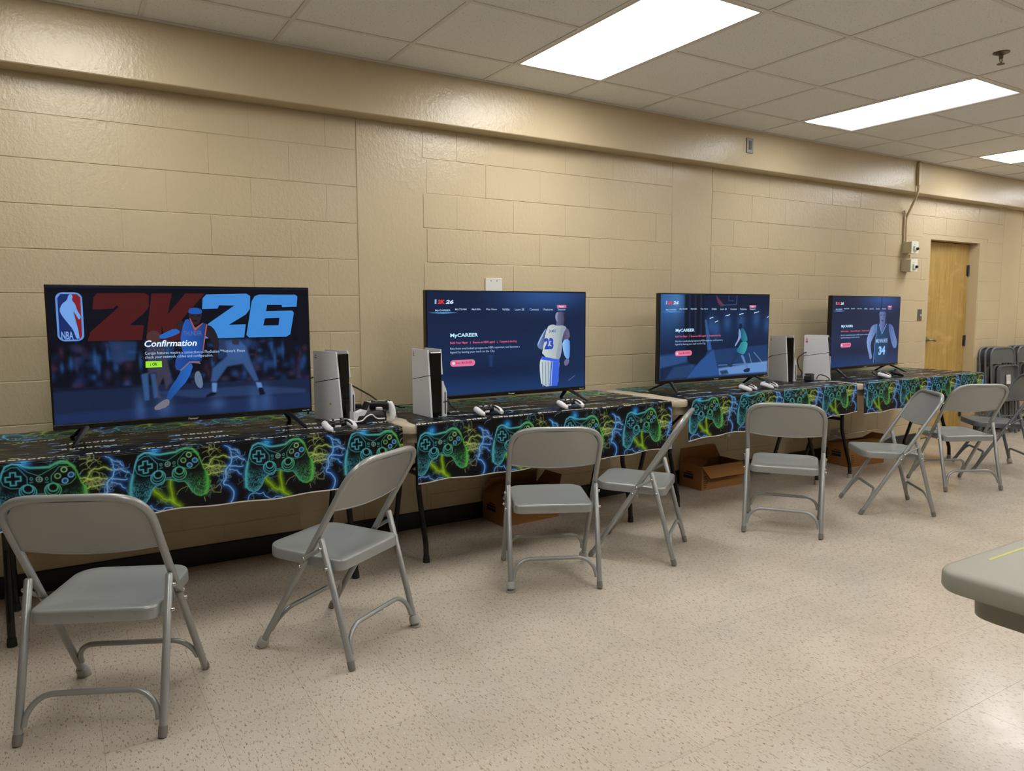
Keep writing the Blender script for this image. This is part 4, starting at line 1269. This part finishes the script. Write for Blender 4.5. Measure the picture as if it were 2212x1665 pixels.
make_console(4.855, -0.150, -8, 'upright white game console with grey emblem beside the TV with the player in green')
make_console(5.100, -0.285, 29, 'upright white game console with pink emblem beside the TV with the dark-jersey player', marks='pink')

# ------------------------------------------------------------------ gamepads
def make_pad(white=True):
    W_, K_ = ('pad_white', 'pad_black') if white else ('pad_black', 'pad_black')
    t_ = thing('gamepad', 'pad', 'gamepad')
    g = MB()
    rg = []
    for x, rx, y0, y1, zt, zb in ((-0.056, .02, -0.012, 0.030, .044, .016), (-0.04, .02, -0.016, 0.036, .050, .014), (0.0, .02, -0.014, 0.036, .050, .015), (0.04, .02, -0.016, 0.036, .050, .014), (0.056, .02, -0.012, 0.030, .044, .016)):
        ring = []
        for k in range(14):
            a = 2 * PI * k / 14
            cy, cz = math.cos(a), math.sin(a)
            e = lambda q: math.copysign(abs(q) ** 0.7, q)
            ring.append((x, (y0 + y1) / 2 + (y1 - y0) / 2 * e(cy), (zt + zb) / 2 + (zt - zb) / 2 * e(cz)))
        rg.append(ring)
    g.rings(rg); g.build('body', K_, t_, 60)
    for s in (-1, 1):
        g = MB()
        pth = [(s * .046, .030, .034), (s * .060, .022, .035), (s * .070, .0, .033), (s * .076, -.026, .027), (s * .076, -.052, .018), (s * .070, -.068, .012), (s * .067, -.073, .011)]
        g.tube(smooth_path(pth, 4), [r_ for q in (.012, .0185, .0195, .0185, .016, .0105) for r_ in (q,) * 4] + [.004], 14)
        g.build('grip', W_, t_, 70)
        g = MB(); pth = [(s * .036, -.012, .047), (s * .052, -.006, .050), (s * .060, -.022, .044), (s * .064, -.046, .033), (s * .062, -.064, .020)]
        g.tube(smooth_path(pth, 4), [.004, .005, .006, .006, .006, .006, .006, .006, .006, .005, .005, .005, .005, .005, .004, .003, .002], 8)
        g.build('grip_inlay', K_, t_, 70)
        g = MB(); xf = Matrix.Translation((s * .025, -.004, .046))
        g.lathe([(.0155, 0), (.0155, .003), (.007, .004), (.006, .012), (.0095, .013), (.010, .017), (.006, .0175)], 16, xf=xf); g.build('thumb_stick', 'pad_grey' if white else K_, t_)
        g = MB(); g.box((s * .052 - .012, .026, .030), (s * .052 + .012, .042, .043), ch=.004); g.build('shoulder_button', K_, t_, None)
        if s < 0:
            g = MB(); g.box((-.060, .010, .049), (-.044, .015, .0535), ch=.001); g.box((-.0545, .0045, .049), (-.0495, .0205, .0535), ch=.001); g.build('direction_button', 'pad_grey', t_, None)
        else:
            for dx, dy in ((0, .008), (0, -.008), (.008, 0), (-.008, 0)):
                g = MB(); g.lathe([(.0038, 0), (.0038, .003)], 10, xf=Matrix.Translation((.052 + dx, .0125 + dy, .0495))); g.build('action_button', 'pad_grey', t_)
    g = MB(); g.box((-.030, .010, .0465), (.030, .034, .0515), ch=.002); g.build('touch_pad', W_, t_, None)
    g = MB(); g.rings([[(x * q, y * q - 0.004, z) for x, y in rrect(-.020, -.012, .020, .010, .006, 3)] for q, z in ((.6, .010), (1, .014), (1, .026))]); g.build('underside', W_, t_, 50)
    return t_
pad0 = make_pad(True)
pads = [
    (1.115, -0.720, 12, 'white gamepad in front of the console with the yellow sticker'),
    (1.960, -0.660, 10, 'white gamepad nearest the console, below the TV with the white-jersey player'),
    (2.495, -0.672, 8, 'white gamepad beside the foot of the TV with the white-jersey player'),
    (4.055, -0.610, 25, 'one of two white gamepads side by side, nearer the TV with the player in green'),
    (4.325, -0.570, 25, 'one of two white gamepads side by side, nearer the upright console'),
    (5.745, -0.560, 28, 'white gamepad lying beside a black one below the TV with the dark-jersey player'),
]
for i, (x, y, a, lab) in enumerate(pads):
    o = pad0 if i == 0 else copy_tree(pad0)
    o.location = (x, y, ZT + 0.005); o.rotation_euler = (0, 0, R(a)); o.scale = (0.86,) * 3
    tag(o, lab, 'gamepad', 'gamepads on the tables')
kp = make_pad(False)
kp.location = (6.02, -0.50, ZT + 0.005); kp.rotation_euler = (0, 0, R(35)); kp.scale = (0.86,) * 3
tag(kp, 'black gamepad lying beside a white one below the TV with the dark-jersey player', 'gamepad', 'gamepads on the tables')

# charging dock with one pad hung on it, grips down
dk = thing('charging_dock', 'black and white gamepad charging dock beside the console with the yellow sticker', 'charging dock', (1.335, -0.565, ZT + 0.005), R(8))
g = MB(); g.rings([[(x * q, y * q, z) for x, y in rrect(-.095, -.025, .095, .025, .022, 5)] for q, z in ((1, 0), (1.0, .018), (.94, .046), (.80, .053))]); g.build('base', 'pad_black', dk, 50)
g = MB(); g.tube(smooth_path([(-.10, -.024, .010), (-.055, -.026, .012), (-.03, -.026, .030), (0.0, -.026, .038), (.03, -.026, .016), (.075, -.025, .012)], 5), .0038, 8); g.build('trim', 'pad_white', dk)
g = MB(); g.prism([(-.100, .012), (-.060, .012), (-.022, .060), (-.040, .066), (-.075, .054), (-.098, .060)], -.024, .018); g.build('cradle', 'pad_white', dk, None)
g = MB(); g.prism([(-.058, .030), (-.046, .030), (-.004, .098), (-.018, .104)], -.022, .016); g.build('cradle_arm', 'pad_black', dk, None)
hp = copy_tree(pad0)
hp.location = (1.381, -0.580, ZT + 0.0685); hp.rotation_euler = Euler((R(78), R(0), R(150)), 'XYZ'); hp.scale = (0.86,) * 3
tag(hp, 'white gamepad hanging grips down on the charging dock', 'gamepad', 'gamepads on the tables')

# power brick and cables
def cable(pts, r, m, label, group=None):
    o = MB().tube(smooth_path(pts, 8), r, 8).build('cable', m)
    return tag(o, label, 'cable', group)
T = ZT + 0.006
cable([(1.225, -.235, T + .175), (1.29, -.22, T + .185), (1.35, -.24, T + .16), (1.40, -.40, T + .115), (1.40, -.50, T + .098), (1.395, -.545, T + .090)], .0042, 'cable_black', 'black cable arching from the console to the gamepad on the dock')
cable([(1.22, -.23, T + .16), (1.275, -.23, T + .13), (1.275, -.24, T + .08), (1.23, -.25, T + .05), (1.25, -.20, T + .03), (1.28, -.20, T + .012), (1.30, -.22, T + .010)], .004, 'cable_black', 'black cable looping down behind the console with the yellow sticker')
cable([(1.46, -.43, T + .012), (1.50, -.40, T + .03), (1.545, -.36, T + .045), (1.60, -.34, T + .028), (1.66, -.26, T + .014)], .004, 'cable_black', 'black cable arching over the gap between the first two tables')
cable([(1.082, -.40, T + .20), (1.085, -.36, T + .205), (1.13, -.31, T + .215)], .004, 'cable_black', 'short black cable between the TV with the Confirmation message and its console')
cable([(1.083, -.40, T + .19), (1.095, -.37, T + .15), (1.098, -.35, T + .10), (1.09, -.34, T + .03)], .004, 'cable_black', 'black cable dropping behind the edge of the TV with the Confirmation message')
cable([(1.735, -.600, T + .075), (1.76, -.605, T + .078), (1.79, -.58, T + .05), (1.84, -.55, T + .02), (1.88, -.58, T + .006), (1.93, -.62, T + .006)], .003, 'cable_black', 'thin black cable plugged into the front of the console by the white-jersey player')
cable([(2.62, -.56, T + .006), (2.70, -.58, T + .008), (2.90, -.58, T + .006), (3.0, -.56, T + .005), (3.12, -.60, T + .005)], .004, 'cable_black', 'black cable lying on the cloth beside the foot of the TV with the white-jersey player')
cable([(5.105, -.31, T + .215), (5.075, -.31, T + .21), (5.02, -.30, T + .17), (5.03, -.30, T + .10), (5.06, -.31, T + .06), (5.03, -.33, T + .03)], .004, 'cable_black', 'black cable from the console with pink emblem down to the power brick')
cable([(5.065, -.44, T + .015), (5.10, -.44, T + .045), (5.15, -.46, T + .035), (5.16, -.49, T + .01), (5.10, -.50, T + .005)], .004, 'cable_black', 'black cable curling in front of the console with pink emblem')
cable([(4.54, -.36, T + .19), (4.60, -.33, T + .185), (4.84, -.20, T + .195)], .0035, 'cable_black', 'black cable from the TV with the player in green to its console')
cable([(4.28, -.05, .55), (4.36, -.03, .50), (4.50, -.02, .44), (4.60, -.02, .41), (4.68, -.03, .42), (4.72, -.05, .47)], .004, 'cable_black', 'black power cord hanging against the wall above the outlet')
cable([(5.86, -.40, T + .03), (5.84, -.44, T + .012), (5.80, -.50, T + .004), (5.90, -.50, T + .004), (6.05, -.44, T + .004)], .004, 'cable_black', 'black cable trailing under the TV with the dark-jersey player')
pb = thing('power_brick', 'black power brick with bundled cable between the two upright consoles', 'power brick', (5.03, -0.40, T), R(25))
g = MB(); g.box((-.055, -.028, 0), (.055, .028, .042), ch=.006); g.build('body', 'cable_black', pb, None)
g = MB(); g.tube(smooth_path([(-.06, -.02, .045), (-.02, -.035, .05), (.03, -.03, .048), (.05, 0, .05), (.0, .03, .052), (-.05, .01, .05), (-.03, -.02, .054), (.02, -.02, .056)], 5), .0042, 8); g.build('cord', 'cable_black', pb)
ab = thing('power_strip', 'black power strip with plugs behind the charging dock', 'power strip', (1.375, -0.30, T), R(-8))
g = MB(); g.box((-.075, -.025, 0), (.075, .025, .035), ch=.005); g.build('body', 'cable_black', ab, None)
for q in (-.045, .0, .045):
    g = MB(); g.box((q - .016, -.016, .034), (q + .016, .016, .058), ch=.004); g.build('plug', 'cable_black', ab, None)

# ------------------------------------------------------------------ steel folding chairs
CHS = 0.2275
def fy(z): return CHS - z / 1.60
def make_chair():
    t_ = thing('folding_chair', 'chair', 'chair')
    X = 0.215
    top = 0.785
    # back frame: the bent tube above the seat; the same tube runs on as the front legs
    zs = 0.40
    g = MB()
    g.tube(fillet([(-X, fy(zs), zs), (-X, fy(top), top), (X, fy(top), top), (X, fy(zs), zs)], 0.115, 9), 0.0126, 12)
    g.build('back_frame', 'chair_paint', t_, 60)
    for s in (-1, 1):
        g = MB(); g.tube([(s * X, fy(zs + .01), zs + .01), (s * X, fy(.012), .012)], 0.0126, 12); lg = g.build('leg', 'chair_paint', t_, 60)
        d_ = Vector((0, -1 / 1.6, 1)).normalized()
        g = MB(); e0 = Vector((s * X, fy(.0), .004)); g.tube([e0, e0 + d_ * .012, e0 + d_ * .034], [.0125, .0145, .0138], 12); g.build('rubber_foot', 'rubber_grey', lg, 60)
        g = MB(); yt = -CHS + .128
        g.tube([(s * X, -CHS + .003, .012), (s * X, yt, .485), (s * X, yt + .0015, .490)], [.0126, .0126, .008], 12); lg = g.build('leg', 'chair_paint', t_, 60)
        d_ = Vector((0, .128, .485)).normalized(); e0 = Vector((s * X, -CHS, .003))
        g = MB(); g.tube([e0, e0 + d_ * .012, e0 + d_ * .034], [.0125, .0145, .0138], 12); g.build('rubber_foot', 'rubber_grey', lg, 60)
        g = MB(); xo = s * (X + .0125)
        a, b = Vector((xo, -CHS + .124, .452)), Vector((xo, -CHS + .203, .404))
        g.tube([a, b], .0075, 8, flat=1.0); g.build('link_bar', 'chair_paint', t_, 60)
        for q, (yy, zz) in enumerate(((-CHS + .124, .452), (-CHS + .203, .404), (-CHS + .224, .370), (-CHS + .100, .378))):
            g = MB(); g.tube([(s * (X + .008), yy, zz), (s * (X + .019), yy, zz), (s * (X + .022), yy, zz)], [.007, .007, .003], 10); g.build('rivet', 'rivet', t_, 60)
    # seat pan
    g = MB()
    y0, y1, hx = -CHS + .058, -CHS + .440, .193
    def ring(ins, dz, rr=None):
        out = []
        for x, y in rrect(-hx + ins, y0 + ins, hx - ins, y1 - ins, [max(.012, q - ins) for q in (.075, .075, .040, .040)], 6):
            out.append((x, y, .404 + (y - y0) * .03 + dz))
        return out
    g.rings([ring(.008, -.012), ring(.004, -.040), ring(.0, -.042), ring(.0, -.008), ring(.003, -.002), ring(.009, .0), ring(.035, -.001), ring(.06, -.006), ring(.10, -.010), ring(.16, -.011)])
    g.build('seat', 'chair_paint', t_, 45)
    # backrest panel bowed to the rear, rolled lower edge
    g = MB()
    zb, zt_ = .600, .775
    def half(z):
        q = z - (.785 - .115)
        return X - .008 if q <= 0 else X - .008 - (.115 - math.sqrt(max(0.0, .115 ** 2 - min(q, .112) ** 2))) * 0.93
    nz, nx = 8, 14
    Fv = []; Bv = []
    for j in range(nz + 1):
        z = zb + (zt_ - zb) * j / nz
        for i in range(nx + 1):
            u = -1 + 2 * i / nx
            x = u * half(z); zz = z - (0.016 * (1 - u * u) if j == 0 else 0.0) * 1.0 + (0.0 if j else 0.0)
            bow = -.016 * (1 - u * u)
            Fv.append((x, fy(zz) + bow + .002, zz)); Bv.append((x, fy(zz) + bow - .003, zz))
    n1 = len(Fv); fcs = []
    id_ = lambda j, i: j * (nx + 1) + i
    for j in range(nz):
        for i in range(nx):
            q = (id_(j, i), id_(j, i + 1), id_(j + 1, i + 1), id_(j + 1, i))
            fcs.append(q); fcs.append(tuple(n1 + k for k in reversed(q)))
    edge = [id_(0, i) for i in range(nx + 1)] + [id_(j, nx) for j in range(1, nz + 1)] + [id_(nz, i) for i in range(nx - 1, -1, -1)] + [id_(j, 0) for j in range(nz - 1, 0, -1)]
    for k in range(len(edge)):
        a, b = edge[k], edge[(k + 1) % len(edge)]
        fcs.append((a, n1 + a, n1 + b, b))
    g.add(Fv + Bv, fcs)
    g.tube([((Fv[i][0] + Bv[i][0]) / 2, (Fv[i][1] + Bv[i][1]) / 2, Fv[i][2] - .001) for i in range(nx + 1)], .0045, 8)
    g.build('backrest', 'chair_paint', t_, 45)
    # stretchers
    xi = X - .015
    yl = lambda z: -CHS + z * .264
    def hoop(yf_, z0, z1, rx):
        q = [(xi - rx + rx * math.cos(k * PI / 18), z0 + (z1 - z0) * math.sin(k * PI / 18)) for k in range(10)]
        return [(-x, yf_(z), z) for x, z in q] + [(x, yf_(z), z) for x, z in reversed(q)]
    g = MB(); g.tube(hoop(yl, .055, .146, .085), .0092, 10); g.build('stretcher', 'chair_paint', t_, 60)
    g = MB(); g.tube(hoop(fy, .075, .162, .070), .0092, 10); g.build('stretcher', 'chair_paint', t_, 60)
    return t_
def slip_cap(ch, sx, front):
    x = sx * .215; y = CHS if front else -CHS
    d_ = (Vector((0, -1 / 1.6, 1)) if front else Vector((0, .128, .485))).normalized()
    e0 = Vector((x, y, .0))
    g = MB(); g.tube([e0 + Vector((0, 0, -.0005)), e0 + Vector((0, 0, .007))], [.021, .022], 16); g.tube([e0 + d_ * .016, e0 + d_ * .040, e0 + d_ * .048], [.022, .021, .017], 16)
    g.build('slip_on_cap', 'cap_grey', ch, 60)
chair0 = make_chair()
CH = [
    ((.126, -1.345), -25.5, 'grey steel folding chair with its back to the room, facing the Confirmation TV', [(-1, 1)]),
    ((.938, -1.231), 32.5, 'grey steel folding chair turned toward the Confirmation TV from beside the charging dock', [(-1, 1), (1, 0)]),
    ((2.080, -1.088), -26.7, 'scuffed grey steel folding chair in front of the cardboard box with a raised flap', [(-1, 0), (1, 1)]),
    ((2.731, -1.032), 38.0, 'grey steel folding chair seen side-on before the gap between second and third tables', []),
    ((3.787, -1.164), -53.0, 'grey steel folding chair pulled out in front of the wide open cardboard box', []),
    ((4.737, -1.246), 50.6, 'grey steel folding chair turned toward the two consoles that stand side by side', []),
    ((5.802, -1.137), -27.0, 'grey steel folding chair with its back to the room, facing the dark-jersey TV', []),
    ((6.690, -.990), 46.0, 'darker grey folding chair at the end of the last table near the stacked chairs', [(1, 0)]),
]
chairs = []
for i, ((x, y), a, lab, caps) in enumerate(CH):
    o = chair0 if i == 0 else copy_tree(chair0)
    o.location = (x, y, 0); o.rotation_euler = (0, 0, R(a))
    tag(o, lab, 'chair', 'steel folding chairs set at the tables')
    chairs.append((o, caps))
for o, caps in chairs:
    for sx, fr_ in caps:
        slip_cap(o, sx, fr_)
for ch in chairs[-1][0].children:                   # the last one is a darker chair
    if ch.data.materials and ch.data.materials[0].name in ('chair_paint',):
        ch.data = ch.data.copy(); ch.data.materials[0] = MATS['chair_dark_paint']
    for g_ in ch.children:
        pass

# folded chairs leaning on the wall by the door
def make_folded():
    t_ = thing('folded_chair', 'folded', 'chair')
    X = .215
    D_ = 'chair_dark_paint'
    g = MB(); g.tube(fillet([(-X, 0, .50), (-X, 0, .93), (X, 0, .93), (X, 0, .50)], .10, 8), .0115, 10); g.build('back_frame', D_, t_, 60)
    for s in (-1, 1):
        g = MB(); g.tube([(s * X, 0, .51), (s * X, 0, .005)], .0115, 10); g.build('leg', D_, t_, 60)
        g = MB(); g.tube([(s * (X - .026), .012, .60), (s * (X - .026), .014, .02)], .0115, 10); g.build('leg', D_, t_, 60)
        g = MB(); g.tube([(s * (X + .013), -.006, .60), (s * (X + .013), -.006, .50)], .007, 8); g.build('link_bar', D_, t_, 60)
    for z in (.20, .10):
        g = MB(); g.tube(fillet([(-X + .026, .006, z - .06), (-X + .03, .006, z), (X - .03, .006, z), (X - .026, .006, z - .06)], .03, 5), .008, 8); g.build('stretcher', D_, t_, 60)
    g = MB(); g.prism([(-X + .01, .760), (-.1, .768), (0, .770), (.1, .768), (X - .01, .760), (X - .01, .85), (X - .04, .90), (X - .09, .922), (-X + .09, .922), (-X + .04, .90), (-X + .01, .85)], -.002, .003); g.build('backrest', D_, t_, None)
    # seat pan turned up, its hollow underside to the room
    g = MB(); hx = .171
    def ring(ins, y): return [(x, y - .05 * (z - .36), z) for x, z in rrect(-hx + ins, .36, hx - ins, .745 - ins, .05, 5)]
    g.rings([ring(.02, -.014), ring(.004, -.014), ring(.0, -.016), ring(.0, -.050), ring(.005, -.052), ring(.008, -.050), ring(.010, -.022), ring(.03, -.020)]); st = g.build('seat', D_, t_, 45)
    g = MB(); g.box((-.02, -.0445, .545), (.055, -.0435, .645), xf=Matrix.Rotation(R(0), 4, 'X')); lb = g.build('sticker', 'sticker', st, None)
    for q in range(5):
        g = MB(); g.box((-.012, -.0449, .63 - q * .012), (.046 - .008 * (q % 2), -.0444, .633 - q * .012)); 
        if q == 0: gg = g
        else: gg.v += [v for v in g.v]; gg.f += [tuple(i + 8 * q for i in f) for f in g.f]; gg.m += g.m
    gg.build('sticker_print', 'mark_grey', st, None)
    return t_
fold0 = make_folded()
FL = []
for sx_, nst in ((8.565, 3), (9.135, 3)):
    for q in range(nst):
        FL.append((sx_ - 0.004 * q + 0.02, -.100 - .060 * q, q, nst, sx_))
for i, (x, y, q, nst, sx_) in enumerate(FL):
    o = fold0 if i == 0 else copy_tree(fold0)
    o.location = (x, y, -0.0045); o.rotation_euler = (R(-4.5), 0, R(-4))
    if sx_ < 8.8:
        lab = 'dark grey folded chair in the stack nearest the door, ' + ['closest to the wall', 'middle of three', 'outermost, with a white sticker'][q]
    else:
        lab = 'dark grey folded chair in the stack farther from the door, ' + ['closest to the wall', 'middle of three', 'outermost of its stack'][q]
    tag(o, lab, 'chair', 'folded chairs leaning on the wall')

# ------------------------------------------------------------------ cardboard boxes under the tables
def make_box(x, y, ang, L, W, H, label, flaps, second=False):
    t_ = thing('cardboard_box', label, 'box', (x, y, 0), R(ang), 'cardboard boxes under the tables')
    th = .004
    g = MB()
    g.box((0, 0, 0), (L, W, th)); g.box((0, 0, th), (L, th, H)); g.box((0, W - th, th), (L, W, H)); g.box((0, th, th), (th, W - th, H)); g.box((L - th, th, th), (L, W - th, H))
    g.build('body', 'card', t_, None)
    fl = W * .42
    for side, a in flaps.items():
        g = MB(); g.prism([(0.0, 0.0), (L if side in 'fb' else W, 0.0), ((L if side in 'fb' else W) - .035, fl), (.035, fl)], -.0015, .0015)
        o = g.build('flap', 'card', t_, None)
        # flap hangs from its top edge; angle is measured from standing straight up, outward positive
        if side == 'f': o.location = (0, .001, H); o.rotation_euler = (R(a), 0, 0)
        if side == 'b': o.location = (0, W - .001, H); o.rotation_euler = (R(-a), 0, 0)
        if side == 'l': o.location = (.001, W, H); o.rotation_euler = Euler((R(a), 0, R(-90)), 'XYZ')
        if side == 'r': o.location = (L - .001, 0, H); o.rotation_euler = Euler((R(a), 0, R(90)), 'XYZ')
    # printing
    g = MB(); g.box((L * .47, -.0009, H * .42), (L * .87, .0, H * .66)); g.build('printed_panel', 'print_dark', t_, None)
    V, F = text_shape('PRE-COOKED', 0.0)
    g = MB(); g.add([(L * .49 + L * .36 * a, -.0013, H * .49 + H * .10 * b) for a, b in V], F); g.build('printed_words', 'print_light', t_, None)
    g = MB()
    for q in range(6):
        g.box((.02, -.0009, .018 + q * .016), (.045 + .018 * (1 - abs(q - 2.5) / 3), .0, .023 + q * .016))
    g.build('printed_lines', 'print_dark', t_, None)
    g = MB(); g.box((-.0009, W * .38, H * .40), (0, W * .80, H * .52)); g.box((-.0009, W * .38, H * .55), (0, W * .80, H * .62)); g.box((-.0009, W * .42, H * .66), (0, W * .70, H * .70)); g.build('printed_panel', 'print_dark', t_, None)
    return t_
make_box(2.305, -.272, 3, .43, .245, .176, 'open cardboard box with one flap standing up, behind the scuffed chair', {'f': 70, 'b': -25, 'l': -55, 'r': 30})
make_box(4.020, -.262, -1, .43, .235, .178, 'wide open cardboard box with its front flap folded down, by the outlet', {'f': 145, 'b': 13, 'l': -70, 'r': 105})
b3 = make_box(5.680, -.345, -5, .44, .225, .190, 'cardboard box with closed top flap and plastic film on it, below the last table', {'f': -80, 'b': -78, 'l': -76, 'r': 60})
g = MB(); rr2 = random.Random(9)
for q in range(16):
    a = rr2.uniform(0, 6.28); x_, y_ = 5.72 + rr2.uniform(-.02, .06), -.17 + rr2.uniform(-.05, .03)
    w_ = rr2.uniform(.04, .08); z_ = .230 + rr2.uniform(0, .07)
    pts = []
    for jj in range(3):
        for ii in range(3):
            pts.append((x_ + (ii - 1) * w_ * math.cos(a) - (jj - 1) * w_ * .6 * math.sin(a), y_ + (ii - 1) * w_ * math.sin(a) * .5 + (jj - 1) * w_ * .4, z_ + rr2.uniform(-.02, .02)))
    g.add(pts, [(0, 1, 4, 3), (1, 2, 5, 4), (3, 4, 7, 6), (4, 5, 8, 7)])
tag(g.build('plastic_film', 'clear_film', None, 30), 'crumpled clear plastic film spilling from the box below the last table', 'plastic film')
g = MB(); g.box((-.012, -.012, -.0004), (.014, .010, .004), xf=Matrix.Translation((1.19, -1.06, .0008)) @ Matrix.Rotation(R(40), 4, 'Z'), ch=.001)
tag(g.build('paper_scrap', 'sticker', None, None), 'tiny white paper scrap on the floor beside the turned chair', 'paper scrap')
